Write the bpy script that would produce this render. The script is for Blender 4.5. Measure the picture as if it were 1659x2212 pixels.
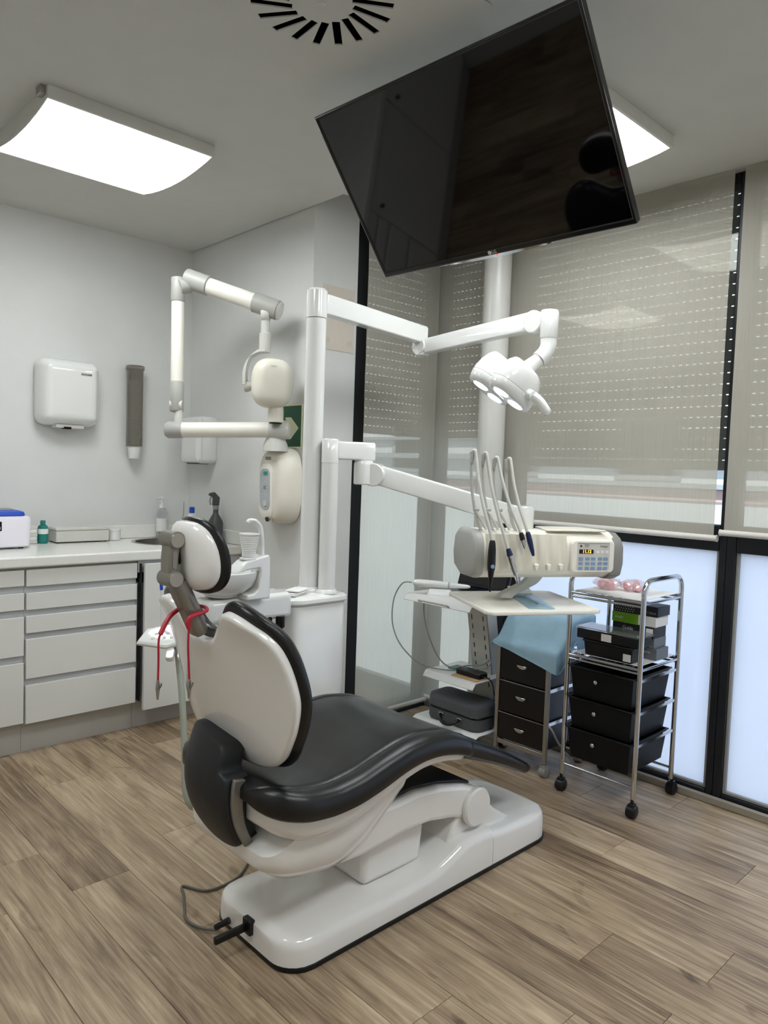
import bpy, bmesh, math, random
from mathutils import Vector, Matrix, noise as mnoise
random.seed(7)
for o in list(bpy.data.objects): bpy.data.objects.remove(o)
SC = bpy.context.scene
COL = SC.collection
PI = math.pi
# ------------------------------------------------------------------ camera
FPX, PITCH, ROLL, YAW, CAMH = 1586.2, math.radians(3.2457), math.radians(1.9827), math.radians(43.6425), 1.35
fw = Vector((math.sin(YAW)*math.cos(PITCH), math.cos(YAW)*math.cos(PITCH), -math.sin(PITCH)))
rt = Vector((math.cos(YAW), -math.sin(YAW), 0)); up = rt.cross(fw)
rt2 = rt*math.cos(ROLL)+up*math.sin(ROLL); up2 = up*math.cos(ROLL)-rt*math.sin(ROLL)
cd = bpy.data.cameras.new('camera'); cd.sensor_fit = 'HORIZONTAL'; cd.sensor_width = 36
cd.lens = 36*FPX/1659; cd.clip_start = .02; cd.clip_end = 200
cam = bpy.data.objects.new('camera', cd); COL.objects.link(cam)
cam.matrix_world = Matrix(((rt2.x, up2.x, -fw.x, 0), (rt2.y, up2.y, -fw.y, 0), (rt2.z, up2.z, -fw.z, CAMH), (0, 0, 0, 1)))
SC.camera = cam
# ------------------------------------------------------------------ world, exposure
w = bpy.data.worlds.new('overcast_sky'); SC.world = w; w.use_nodes = True
bg = w.node_tree.nodes['Background']; bg.inputs[0].default_value = (.70, .84, 1, 1); bg.inputs[1].default_value = 1.7
SC.view_settings.view_transform = 'Standard'; SC.view_settings.look = 'None'
SC.view_settings.gamma = 1; SC.view_settings.use_curve_mapping = False
SC.view_settings.exposure = 0.0
sd_ = bpy.data.lights.new('sun', 'SUN'); sd_.energy = 6.0; sd_.angle = .01; sd_.color = (1, .96, .9)
sun = bpy.data.objects.new('sun', sd_); COL.objects.link(sun); sun.rotation_euler = Vector((.80, .28, -.62)).to_track_quat('-Z', 'Y').to_euler()
LAMP_E = 14.5
# ------------------------------------------------------------------ materials
def lin(c):
    return tuple(((v/255)/12.92 if v/255 <= .04045 else ((v/255+.055)/1.055)**2.4) for v in c)
MATS = {}
def mat(name, rgb, rough=.5, metal=0., var=.04, scale=8., bump=0., bscale=200., coat=0., trans=0., emit=0., alpha=1., ior=1.45, spec=.5, stretch=None):
    m = bpy.data.materials.new(name); m.use_nodes = True; MATS[name] = m
    nt = m.node_tree; N = nt.nodes; L = nt.links; b = N['Principled BSDF']
    c = lin(rgb)
    tc = N.new('ShaderNodeTexCoord'); nz = N.new('ShaderNodeTexNoise'); nz.inputs['Scale'].default_value = scale; nz.inputs['Detail'].default_value = 4
    if stretch:
        mp = N.new('ShaderNodeMapping'); mp.inputs['Scale'].default_value = stretch
        L.new(tc.outputs['Object'], mp.inputs[0]); L.new(mp.outputs[0], nz.inputs['Vector'])
    else: L.new(tc.outputs['Object'], nz.inputs['Vector'])
    cr = N.new('ShaderNodeValToRGB'); e = cr.color_ramp.elements
    e[0].position = .3; e[1].position = .7
    e[0].color = tuple(v*(1-var) for v in c)+(1,); e[1].color = tuple(min(1, v*(1+var)) for v in c)+(1,)
    L.new(nz.outputs['Fac'], cr.inputs[0]); L.new(cr.outputs[0], b.inputs['Base Color'])
    b.inputs['Roughness'].default_value = rough; b.inputs['Metallic'].default_value = metal
    b.inputs['Coat Weight'].default_value = coat; b.inputs['Coat Roughness'].default_value = .08
    b.inputs['Transmission Weight'].default_value = trans; b.inputs['IOR'].default_value = ior
    b.inputs['Specular IOR Level'].default_value = spec; b.inputs['Alpha'].default_value = alpha
    if emit:
        L.new(cr.outputs[0], b.inputs['Emission Color']); b.inputs['Emission Strength'].default_value = emit
    if bump:
        n2 = N.new('ShaderNodeTexNoise'); n2.inputs['Scale'].default_value = bscale; n2.inputs['Detail'].default_value = 3
        L.new(tc.outputs['Object'], n2.inputs['Vector'])
        bp = N.new('ShaderNodeBump'); bp.inputs['Strength'].default_value = bump; bp.inputs['Distance'].default_value = .002
        L.new(n2.outputs['Fac'], bp.inputs['Height']); L.new(bp.outputs[0], b.inputs['Normal'])
    return m
mat('paint', (217, 217, 214), .65, bump=.08, bscale=90, var=.015)
mat('ceiling_paint', (206, 206, 201), .8, bump=.06, bscale=80, var=.015)
mat('plinth', (184, 181, 175), .5, var=.04)
mat('laminate', (226, 226, 222), .32, var=.01, scale=3)
mat('channel', (198, 200, 203), .4)
mat('quartz', (235, 234, 228), .18, var=.02, scale=60)
mat('white', (226, 226, 223), .28, var=.012, coat=.3)
mat('gloss_white', (229, 229, 226), .12, var=.008, coat=.6)
mat('chair_white', (236, 234, 230), .14, var=.01, coat=.6)
mat('cream', (228, 223, 208), .35, var=.012)
mat('cream_light', (238, 234, 223), .3, var=.012)
mat('grey_plastic', (172, 171, 165), .4)
mat('column_paint', (205, 204, 198), .3, var=.01)
mat('light_grey', (205, 204, 197), .4)
mat('mid_grey', (140, 139, 134), .45)
mat('taupe_metal', (139, 134, 126), .33, .55, var=.03)
mat('leather', (17, 18, 19), .30, var=.12, scale=30, bump=.2, bscale=420, spec=.55)
mat('black_plastic', (14, 15, 17), .32, var=.1)
mat('soft_black', (27, 29, 32), .5, var=.08)
mat('frame_black', (20, 23, 29), .38, var=.1)
mat('drawer_black', (11, 12, 14), .45, var=.1, bump=.1, bscale=500, spec=.3)
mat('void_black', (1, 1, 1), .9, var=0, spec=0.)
mat('brown_black', (17, 12, 13), .35, var=.1)
mat('chrome', (205, 207, 210), .12, 1., var=.02)
mat('steel', (170, 168, 163), .28, 1., var=.05)
mat('satin_metal', (178, 172, 162), .35, .9, var=.04)
mat('screen', (3, 3, 4), .035, var=0, spec=.6)
mat('tv_frame', (13, 14, 16), .22, var=.05, coat=.3)
mat('navy', (30, 42, 80), .35)
mat('blue', (30, 78, 190), .3, var=.03)
mat('teal', (28, 120, 112), .35, var=.08)
mat('green', (10, 82, 50), .4, var=.05)
mat('sign_cream', (228, 224, 192), .5)
mat('lime', (112, 168, 26), .4, var=.06)
mat('red', (176, 24, 50), .4, var=.06)
mat('case_grey', (86, 88, 92), .85, var=.22, scale=300, bump=.3, bscale=600)
mat('drape', (160, 194, 213), .75, var=.05, scale=14, bump=.3, bscale=70)
mat('paper', (232, 231, 228), .7, var=.02)
mat('pink', (238, 186, 190), .5, var=.1)
mat('kraft', (196, 160, 116), .7, var=.06)
mat('yellow', (222, 178, 40), .5)
mat('cable_grey', (152, 152, 146), .5)
mat('cable_dark', (95, 92, 86), .5)
mat('hose', (172, 178, 166), .55)
mat('skirting', (146, 138, 124), .5, var=.06)
mat('bottle_dark', (72, 75, 76), .4, var=.04)
mat('box_grey', (112, 117, 124), .45, var=.06)
mat('soft_light', (214, 210, 203), .5)
mat('shutter', (58, 56, 52), .6)
mat('button_blue', (128, 156, 190), .4)
mat('display_dark', (14, 12, 12), .2)
mat('amber', (255, 170, 70), .4, emit=4.)
mat('lcd_green', (16, 120, 92), .3, emit=.25)
mat('panel_grey', (176, 180, 186), .4)
mat('red_led', (255, 60, 50), .4, emit=2.)
mat('led', (210, 232, 255), .3, emit=7., var=0)
mat('diffuser', (248, 253, 255), .5, emit=LAMP_E, var=0)
mat('plate_beige', (214, 204, 192), .4, var=.02)
mat('plate_ring', (206, 196, 184), .3)
mat('facade_white', (238, 238, 240), .8)
mat('facade_grey', (170, 172, 176), .8)
mat('facade_pink', (222, 178, 172), .8)
mat('asphalt', (150, 150, 152), .9)
mat('smoke_plastic', (176, 170, 158), .1, trans=.75, var=.02)
mat('clear_plastic', (240, 242, 244), .08, trans=.9, var=0)
mat('cup_plastic', (244, 243, 240), .3, trans=.25, var=0)
mat('lilac_white', (236, 232, 240), .28, var=.01)
mat('laptop_dark', (18, 22, 34), .3, var=.05)
def mix_mat(name, parts):
    """parts: list of (weight, node type, colour, roughness) mixed by weight"""
    m = bpy.data.materials.new(name); m.use_nodes = True; MATS[name] = m
    nt = m.node_tree; N = nt.nodes; L = nt.links; N.remove(N['Principled BSDF']); out = N['Material Output']
    prev = None; acc = 0
    for wt, ty, rgb, ro in parts:
        s = N.new(ty); s.inputs['Color'].default_value = lin(rgb)+(1,)
        if 'Roughness' in s.inputs and ro is not None: s.inputs['Roughness'].default_value = ro
        acc += wt
        if prev is None: prev = s
        else:
            mx = N.new('ShaderNodeMixShader'); mx.inputs[0].default_value = wt/acc
            L.new(prev.outputs[0], mx.inputs[1]); L.new(s.outputs[0], mx.inputs[2]); prev = mx
    L.new(prev.outputs[0], out.inputs[0]); return m
TR, TL_, DF, GL = 'ShaderNodeBsdfTransparent', 'ShaderNodeBsdfTranslucent', 'ShaderNodeBsdfDiffuse', 'ShaderNodeBsdfGlossy'
mix_mat('window_glass', [(.90, TR, (235, 242, 245), None), (.10, GL, (255, 255, 255), .02)])
mix_mat('frosted_glass', [(.80, TL_, (232, 238, 248), None), (.14, DF, (225, 232, 240), None), (.06, GL, (255, 255, 255), .12)])
mix_mat('film', [(.66, TR, (255, 245, 245), None), (.22, GL, (255, 255, 255), .15), (.12, DF, (245, 225, 225), None)])
mix_mat('pouch_film', [(.58, TR, (215, 234, 242), None), (.2, DF, (196, 222, 234), None), (.22, GL, (255, 255, 255), .15)])
def blind_mat():
    m = mix_mat('blind_fabric', [(.23, TR, (255, 250, 240), None), (.19, TL_, (205, 200, 186), None), (.60, DF, (200, 195, 180), None)])
    nt = m.node_tree; N = nt.nodes; L = nt.links
    tc = N.new('ShaderNodeTexCoord'); wv = N.new('ShaderNodeTexNoise'); wv.inputs['Scale'].default_value = 7
    mp = N.new('ShaderNodeMapping'); mp.inputs['Scale'].default_value = (40, 40, .6)
    L.new(tc.outputs['Object'], mp.inputs[0]); L.new(mp.outputs[0], wv.inputs['Vector'])
    cr = N.new('ShaderNodeValToRGB'); e = cr.color_ramp.elements
    a = lin((200, 195, 182)); e[0].position = .3; e[1].position = .7
    e[0].color = tuple(v*.93 for v in a)+(1,); e[1].color = tuple(v*1.07 for v in a)+(1,)
    L.new(wv.outputs['Fac'], cr.inputs[0])
    for n in N:
        if n.type == 'BSDF_DIFFUSE': L.new(cr.outputs[0], n.inputs['Color'])
blind_mat()
def wood_mat():
    m = bpy.data.materials.new('oak_plank'); m.use_nodes = True; MATS['oak_plank'] = m
    nt = m.node_tree; N = nt.nodes; L = nt.links; b = N['Principled BSDF']
    tc = N.new('ShaderNodeTexCoord'); oi = N.new('ShaderNodeObjectInfo')
    off = N.new('ShaderNodeVectorMath'); off.operation = 'MULTIPLY_ADD'; off.inputs[1].default_value = (37, 53, 29)
    L.new(oi.outputs['Random'], off.inputs[0]); L.new(tc.outputs['Object'], off.inputs[2])
    def noise(scale, st, det=6, dist=0., ro=.6):
        mp = N.new('ShaderNodeMapping'); mp.inputs['Scale'].default_value = st; L.new(off.outputs[0], mp.inputs[0])
        n = N.new('ShaderNodeTexNoise'); n.inputs['Scale'].default_value = scale; n.inputs['Detail'].default_value = det
        n.inputs['Distortion'].default_value = dist; n.inputs['Roughness'].default_value = ro; L.new(mp.outputs[0], n.inputs['Vector']); return n
    g1 = noise(11, (1, .10, 1), 5, 2.2)        # broad figure
    g2 = noise(105, (1, .022, 1), 6, .3, .72)   # fine streaks
    g3 = noise(3.2, (1, .35, 1), 3, .8)      # clouds
    def mth(op, a, b_, c=None):
        n = N.new('ShaderNodeMath'); n.operation = op
        for i, v in enumerate((a, b_, c)):
            if v is None: continue
            if isinstance(v, (int, float)): n.inputs[i].default_value = v
            else: L.new(v, n.inputs[i])
        return n.outputs[0]
    s = mth('MULTIPLY', g1.outputs['Fac'], .46); s = mth('MULTIPLY_ADD', g2.outputs['Fac'], .52, s); s = mth('MULTIPLY_ADD', g3.outputs['Fac'], .3, s)
    s = mth('MULTIPLY_ADD', oi.outputs['Random'], .10, s); g4 = noise(6.5, (1, .5, 1), 3, 1.2); kn = mth('MAXIMUM', mth('SUBTRACT', g4.outputs['Fac'], .63), 0.); s = mth('MULTIPLY_ADD', kn, -1.4, s); s = mth('SUBTRACT', s, .18)
    cr = N.new('ShaderNodeValToRGB'); el = cr.color_ramp.elements
    stops = [(.32, (84, 67, 50)), (.43, (127, 107, 85)), (.53, (159, 138, 112)), (.63, (183, 163, 136)), (.74, (207, 190, 164))]
    el[0].position, el[0].color = stops[0][0], lin(stops[0][1])+(1,); el[1].position, el[1].color = stops[-1][0], lin(stops[-1][1])+(1,)
    for p, c in stops[1:-1]:
        e = el.new(p); e.color = lin(c)+(1,)
    L.new(s, cr.inputs[0]); L.new(cr.outputs[0], b.inputs['Base Color'])
    rr = mth('MULTIPLY_ADD', g2.outputs['Fac'], .2, .34); L.new(rr, b.inputs['Roughness'])
    bp = N.new('ShaderNodeBump'); bp.inputs['Strength'].default_value = .18; bp.inputs['Distance'].default_value = .002
    L.new(g2.outputs['Fac'], bp.inputs['Height']); L.new(bp.outputs[0], b.inputs['Normal'])
wood_mat()
# ------------------------------------------------------------------ mesh helpers
def V(*a): return Vector(a)
def B(): return bmesh.new()
def box(bm, a, b):
    x0, y0, z0 = (min(p, q) for p, q in zip(a, b)); x1, y1, z1 = (max(p, q) for p, q in zip(a, b))
    v = [bm.verts.new(p) for p in ((x0, y0, z0), (x1, y0, z0), (x1, y1, z0), (x0, y1, z0), (x0, y0, z1), (x1, y0, z1), (x1, y1, z1), (x0, y1, z1))]
    for f in ((0, 3, 2, 1), (4, 5, 6, 7), (0, 1, 5, 4), (1, 2, 6, 5), (2, 3, 7, 6), (3, 0, 4, 7)): bm.faces.new([v[i] for i in f])
    return bm
def cb(c, s): return box(B(), [c[i]-s[i]/2 for i in range(3)], [c[i]+s[i]/2 for i in range(3)])
def bridge(bm, r0, r1, close=True):
    n = len(r0)
    for i in range(n if close else n-1): bm.faces.new((r0[i], r0[(i+1) % n], r1[(i+1) % n], r1[i]))
def rings(bm, R, cap0=True, cap1=True):
    vs = [[bm.verts.new(p) for p in r] for r in R]
    for a, b in zip(vs, vs[1:]): bridge(bm, a, b)
    if cap0: bm.faces.new(vs[0][::-1])
    if cap1: bm.faces.new(vs[-1])
    return bm
def frame(d):
    d = d.normalized(); a = Vector((0, 0, 1)) if abs(d.z) < .9 else Vector((1, 0, 0))
    u = a.cross(d).normalized(); return u, d.cross(u)
def tube(pts, r, seg=10, bm=None, cap=True):
    """round tube along pts; r a radius or one per point"""
    bm = bm or B(); P = [Vector(p) for p in pts]; n = len(P)
    rs = [r]*n if isinstance(r, (int, float)) else r
    d = (P[1]-P[0]).normalized(); u, v = frame(d); R = []
    for i, p in enumerate(P):
        t = (P[min(i+1, n-1)]-P[max(i-1, 0)]).normalized()
        q = d.rotation_difference(t); u = q @ u; v = q @ v; d = t
        R.append([p+(u*math.cos(2*PI*k/seg)+v*math.sin(2*PI*k/seg))*rs[i] for k in range(seg)])
    return rings(bm, R, cap, cap)
def cyl(a, b, r, seg=24, r2=None, bm=None): return tube([a, b], [r, r if r2 is None else r2], seg, bm)
def smooth(pts, n=6):
    """Catmull-Rom through pts"""
    P = [Vector(p) for p in pts]; out = []
    for i in range(len(P)-1):
        p0, p1, p2, p3 = P[max(i-1, 0)], P[i], P[i+1], P[min(i+2, len(P)-1)]
        for k in range(n):
            t = k/n; out.append(.5*((2*p1)+(p2-p0)*t+(2*p0-5*p1+4*p2-p3)*t*t+(3*p1-p0-3*p2+p3)*t**3))
    out.append(P[-1]); return out
def lathe(o, prof, seg=28, axis=(0, 0, 1)):
    """prof: (radius, height) list turned round axis through o"""
    ax = Vector(axis).normalized(); u, v = frame(ax); o = Vector(o)
    R = [[o+ax*h+(u*math.cos(2*PI*k/seg)+v*math.sin(2*PI*k/seg))*max(r, 1e-4) for k in range(seg)] for r, h in prof]
    return rings(B(), R)
def prism(poly, y0, y1, f=None):
    """poly in (x,z) pushed from y0 to y1 (or any mapping f(p,t))"""
    f = f or (lambda p, t: (p[0], t, p[1]))
    return rings(B(), [[f(p, y0) for p in poly], [f(p, y1) for p in poly]])
def rrect(w, h, r, seg=5, c=(0, 0)):
    out = []
    for cx, cy, a in ((w/2-r, h/2-r, 0), (-w/2+r, h/2-r, 90), (-w/2+r, -h/2+r, 180), (w/2-r, -h/2+r, 270)):
        for k in range(seg+1):
            t = math.radians(a+90*k/seg); out.append((c[0]+cx+r*math.cos(t), c[1]+cy+r*math.sin(t)))
    return out
def inset(poly, d):
    n = len(poly); P = [Vector(p) for p in poly]; out = []
    A = sum(P[i].x*P[(i+1) % n].y-P[(i+1) % n].x*P[i].y for i in range(n)); sg = 1 if A > 0 else -1
    for i in range(n):
        t = (P[(i+1) % n]-P[i-1]).normalized(); out.append(P[i]+Vector((-t.y, t.x))*d*sg)
    return out
def pad(poly, fmap, prof, bm=None, scales=(.66, .33)):
    """closed pillow: prof = [(inset, offset)...] from one face to the other; both ends filled towards the middle"""
    bm = bm or B(); c = Vector((sum(p[0] for p in poly)/len(poly), sum(p[1] for p in poly)/len(poly)))
    R = []
    ins0, off0 = prof[0]; base = inset(poly, ins0)
    for s in reversed(scales): R.append([fmap(c+(p-c)*s, off0) for p in base])
    for d, o in prof: R.append([fmap(p, o) for p in inset(poly, d)])
    insn, offn = prof[-1]; base = inset(poly, insn)
    for s in scales: R.append([fmap(c+(p-c)*s, offn) for p in base])
    vs = [[bm.verts.new(p) for p in r] for r in R]
    for a, b in zip(vs, vs[1:]): bridge(bm, a, b)
    for r, o, rev in ((vs[0], off0, True), (vs[-1], offn, False)):
        m = bm.verts.new(fmap(c, o)); n = len(r)
        for i in range(n): bm.faces.new((r[(i+1) % n], r[i], m) if rev else (r[i], r[(i+1) % n], m))
    return bm
def plate(outer, holes, z0, z1, f=lambda x, y, z: (x, y, z)):
    """flat plate with holes"""
    bm = B(); edges = []
    for loop in [outer]+holes:
        vs = [bm.verts.new((p[0], p[1], z0)) for p in loop]
        edges += [bm.edges.new((vs[i], vs[(i+1) % len(vs)])) for i in range(len(vs))]
    bmesh.ops.triangle_fill(bm, use_beauty=True, use_dissolve=False, edges=edges)
    g = bmesh.ops.extrude_face_region(bm, geom=bm.faces[:])
    for v in [e for e in g['geom'] if isinstance(e, bmesh.types.BMVert)]: v.co.z = z1
    for v in bm.verts: v.co = Vector(f(*v.co))
    return bm
def add(bm, other):
    me = bpy.data.meshes.new('tmp'); other.to_mesh(me); bm.from_mesh(me); bpy.data.meshes.remove(me); other.free(); return bm
def xf(bm, M): bm.transform(M); return bm
WL = {}
def tag(o, label=None, cat=None, group=None, kind=None):
    for k, v in (('label', label), ('category', cat), ('group', group), ('kind', kind)):
        if v: o[k] = v
    return o
def thing(name, loc, label, cat, group=None):
    o = bpy.data.objects.new(name, None); COL.objects.link(o); o.location = loc; o.empty_display_size = .05
    WL[o] = Vector(loc); return tag(o, label, cat, group)
def mk(name, bm, m, parent=None, bev=0., seg=2, ang=38, M=None, sub=0, label=None, cat=None, group=None, kind=None):
    if M is not None: bm.transform(M)
    bmesh.ops.recalc_face_normals(bm, faces=bm.faces[:])
    me = bpy.data.meshes.new(name); bm.to_mesh(me); bm.free()
    xs = [v.co for v in me.vertices]
    lo = Vector([min(v[i] for v in xs) for i in range(3)]); hi = Vector([max(v[i] for v in xs) for i in range(3)])
    c = (lo+hi)/2
    if parent is None: c.z = lo.z
    me.transform(Matrix.Translation(-c))
    me.polygons.foreach_set('use_smooth', [True]*len(me.polygons)); me.set_sharp_from_angle(angle=math.radians(ang))
    me.materials.append(MATS[m])
    o = bpy.data.objects.new(name, me); COL.objects.link(o); WL[o] = c
    if parent is not None:
        o.parent = parent; o.location = c-WL[parent]
    else: o.location = c
    if bev:
        b = o.modifiers.new('bevel', 'BEVEL'); b.width = bev; b.segments = seg; b.limit_method = 'ANGLE'; b.angle_limit = math.radians(35); b.harden_normals = False
    if sub:
        s = o.modifiers.new('sub', 'SUBSURF'); s.levels = sub; s.render_levels = sub
    return tag(o, label, cat, group, kind)
def struct(name, bm, m, **k): return mk(name, bm, m, kind='structure', **k)
def copy_tree(o, loc, label=None):
    c = o.copy(); COL.objects.link(c); c.location = loc; WL[c] = Vector(loc)
    if label: c['label'] = label
    for ch in list(o.children):
        d = ch.copy(); COL.objects.link(d); d.parent = c
        for g in list(ch.children):
            e = g.copy(); COL.objects.link(e); e.parent = d
    return c
def text(name, s, size, o, xd, yd, m, parent, align='CENTER'):
    cu = bpy.data.curves.new('t', 'FONT'); cu.body = s; cu.size = size; cu.align_x = align; cu.align_y = 'CENTER'; cu.extrude = .0003
    ob = bpy.data.objects.new('t', cu); me = bpy.data.meshes.new_from_object(ob); bpy.data.objects.remove(ob)
    bm = B(); bm.from_mesh(me); bpy.data.meshes.remove(me)
    xd = Vector(xd).normalized(); yd = Vector(yd).normalized(); zd = xd.cross(yd)
    return mk(name, bm, m, parent, M=Matrix(((xd.x, yd.x, zd.x, o[0]), (xd.y, yd.y, zd.y, o[1]), (xd.z, yd.z, zd.z, o[2]), (0, 0, 0, 1))))
# ================================================================== the room
YA, XB, YD, XC, ZC = 4.06, 2.22, 2.88, 3.125, 2.61
XL, YF = -1.0, -1.3
fl = struct('floor', box(B(), (XL-.1, YF-.1, -.12), (3.3, 4.16, -.004)), 'skirting')
PW, PL = .1865, 1.24
joints = {3: 2.265, 4: 2.55, 5: 2.26, 6: 3.075, 7: 2.41, 8: 3.405, 9: 2.0, 10: 1.027, 11: .749, 12: 1.75, 13: 1.285, 14: .89, 15: 1.6, 16: 1.295, 17: .5}
pm = {}
for k in range(-6, 17):
    x0 = .675+(k-4)*PW; x1 = min(x0+PW, 3.12)
    if x0 < XL-.05 or x0 > 3.1: continue
    j = joints.get(k, random.uniform(0, 1.2)); ys = [YF]; y = j-math.floor((j-YF)/PL)*PL
    while y < YA: ys.append(y); y += PL
    ys.append(YA)
    for a, b in zip(ys, ys[1:]):
        if b-a < .02: continue
        g = .0006; key = (round(x1-x0, 4), round(b-a, 4))
        o = mk('plank', cb((0, 0, -.002), (x1-x0-2*g, b-a-2*g, .004)), 'oak_plank', fl, bev=.0006, seg=1) if key not in pm else pm[key].copy()
        if key in pm: COL.objects.link(o)
        pm[key] = o; o.parent = fl; o.location = Vector(((x0+x1)/2, (a+b)/2, -.002))-WL[fl]
# ceiling: slab with a blind pocket along the far window
ce = B(); box(ce, (XL, YF, ZC), (2.21, YA, ZC+.19)); box(ce, (2.21, YF, ZC), (3.32, 2.66, ZC+.19)); box(ce, (2.21, 2.66, ZC+.17), (3.32, 3.0, ZC+.19))
struct('ceiling', ce, 'ceiling_paint')
struct('wall_back', box(B(), (XL, YA, 0), (XB+.1, YA+.12, ZC+.1)), 'paint')
struct('wall_side', box(B(), (XB, YD, 0), (XB+.12, YA, ZC+.18)), 'paint')
struct('wall_return', box(B(), (XB+.12, YD, 0), (2.505, YD+.1, ZC+.18)), 'paint')
struct('wall_left', box(B(), (XL-.12, YF, 0), (XL, YA+.12, ZC+.1)), 'paint')
struct('wall_front', box(B(), (XL, YF-.12, 0), (3.3, YF, ZC+.1)), 'paint')
struct('wall_right', box(B(), (XC, YF, 0), (3.3, -1.2, ZC+.1)), 'paint')
struct('trim_1', box(B(), (3.095, -1.29, 0), (3.12, 2.86, .03)), 'skirting', bev=.003)
struct('trim_2', box(B(), (2.59, 2.845, 0), (3.09, 2.87, .014)), 'frame_black', bev=.002)
struct('trim_light_blocker', box(B(), (XC+.001, YD+.001, 0), (XC+.07, YD+.07, ZC+.17)), 'mid_grey')  # added post, blocks outside light in the gap between the corner blinds
def window(n, mapf, a0, a1, z0, z1, panes, jl=.05, jr=.05, bars=()):
    """frame in plane a-z; panes: (z0,z1,material); bars: transom (z0,z1)"""
    o = bpy.data.objects.new('window_%d' % n, None); COL.objects.link(o); o.location = mapf((a0+a1)/2, 0, 0); WL[o] = Vector(o.location); o['kind'] = 'structure'
    def bx(a, b, d0, d1, za, zb): return box(B(), mapf(a, d0, za), mapf(b, d1, zb))
    mk('frame_post', bx(a0, a0+jl, 0, .07, z0, z1), 'frame_black', o, bev=.004)
    mk('frame_post', bx(a1-jr, a1, 0, .07, z0, z1), 'frame_black', o, bev=.004)
    mk('frame_rail', bx(a0+jl, a1-jr, 0, .07, z0, z0+.045), 'frame_black', o, bev=.004)
    mk('frame_rail', bx(a0+jl, a1-jr, 0, .07, z1-.05, z1), 'frame_black', o, bev=.004)
    for za, zb in bars: mk('transom', bx(a0+jl, a1-jr, .0, .07, za, zb), 'frame_black', o, bev=.006)
    for za, zb, m in panes:
        if m == 'frosted_glass': mk('glazing_bead', add(bx(a0+jl, a0+jl+.012, .012, .03, za, zb), add(bx(a1-jr-.012, a1-jr, .012, .03, za, zb), bx(a0+jl+.012, a1-jr-.012, .012, .03, za, za+.012))), 'mid_grey', o, bev=.002)
        mk('pane', bx(a0+jl, a1-jr, .03, .038, za, zb), m, o)
    return o
mc = lambda a, d, z: (XC+d, a, z)
md = lambda a, d, z: (a, YD+d, z)
window(1, md, 2.505, 3.125, 0, ZC+.17, [(.045, ZC+.12, 'window_glass')], jl=.075, jr=.05)
window(2, mc, 1.213, 2.33, 0, ZC, [(.045, 1.06, 'frosted_glass'), (1.17, ZC-.05, 'window_glass')], jl=.03, jr=.06, bars=[(1.06, 1.17)])
window(3, mc, -1.2, 1.213, 0, ZC, [(.045, 1.06, 'frosted_glass'), (1.17, ZC-.05, 'window_glass')], jl=.05, jr=.038, bars=[(1.06, 1.17)])
window(4, mc, 2.33, 2.88, 0, ZC+.17, [(.045, ZC+.12, 'window_glass')], jl=.06, jr=.05)
# outside roller shutters with rows of light slits
def shutter(label, mapf, a0, a1, zb, zt, d=.13):
    t = thing('roller_shutter', mapf((a0+a1)/2, d, zb), label, 'shutter', 'outside roller shutters')
    P = .047; bm = box(B(), mapf(a0, d, 0), mapf(a1, d+.004, 0.0418)); a = a0
    while a < a1: box(bm, mapf(a, d+.001, 0.0418), mapf(min(a+.016, a1), d+.003, .047)); a += .031
    for v in bm.verts: v.co.z += zb
    first = mk('slat', bm, 'shutter', t); l0 = first.location.copy(); k = 1
    while zb+k*P < zt:
        o = first.copy(); COL.objects.link(o); o.location = l0+V(0, 0, k*P); k += 1
    return t
shutter('dark outside roller shutter behind the left half of the wide window', mc, 1.212, 2.335, 1.40, 2.58)
shutter('dark outside roller shutter behind the far right window', mc, -1.19, 1.205, 1.40, 2.58)
shutter('dark outside roller shutter behind the tall window beside the cabinet post', md, 2.50, 3.25, 1.55, 2.75)
shutter('dark outside roller shutter between the white column and the room corner', mc, 2.335, 3.005, 1.55, 2.75)
# interior roller blinds
def blind(label, mapf, a0, a1, zb, zt, d, bar_ext=.012, wav=0.):
    t = thing('roller_blind', mapf((a0+a1)/2, d, zb), label, 'blind', 'beige roller blinds')
    n = 24; bm = B(); r0 = []; r1 = []
    R = []
    for i in range(n+1):
        z = zb+(zt-zb)*i/n; o = wav*math.sin(i*1.9)
        R.append([bm.verts.new(mapf(a0+o, d, z)), bm.verts.new(mapf(a1, d, z))])
    for p, q in zip(R, R[1:]): bm.faces.new((p[0], p[1], q[1], q[0]))   # woven screen: one sheet
    mk('fabric', bm, 'blind_fabric', t)
    mk('bottom_bar', cyl(mapf(a0-bar_ext, d, zb-.008), mapf(a1+bar_ext, d, zb-.008), .0125, 16), 'soft_light', t)
    for a, s in ((a0-bar_ext, -1), (a1+bar_ext, 1)): mk('end_cap', cyl(mapf(a, d, zb-.008), mapf(a+s*.004, d, zb-.008), .0145, 16), 'light_grey', t)
    if zt > ZC: mk('roller_tube', cyl(mapf(a0, d, zt+.02), mapf(a1, d, zt+.02), .02, 16), 'light_grey', t)
    return t
blind('beige roller blind on the wide window, left of the dark mullion', mc, 1.250, 2.40, 1.125, ZC-.001, -.045)
blind('beige roller blind at the right photo edge, right of the dark mullion', mc, -1.15, 1.210, 1.150, ZC-.001, -.045)
blind('floor length beige blind beside the black post behind the unit', md, 2.532, 3.07, .05, 2.70, -.05, 0., .0012)
blind('narrow floor length beige blind between white column and room corner', mc, 2.43, 2.858, .062, 2.70, -.035, 0.)
cl = thing('corner_column', (3.01, 2.375, 0), 'round white column standing in front of the window corner', 'column')
mk('shaft', cyl((3.003, 2.372, .0), (3.003, 2.372, ZC-.012), .069, 40), 'column_paint', cl)
mk('collar', lathe((3.003, 2.372, ZC-.012), [(.08, 0), (.08, .012)], 40), 'white', cl)
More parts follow.
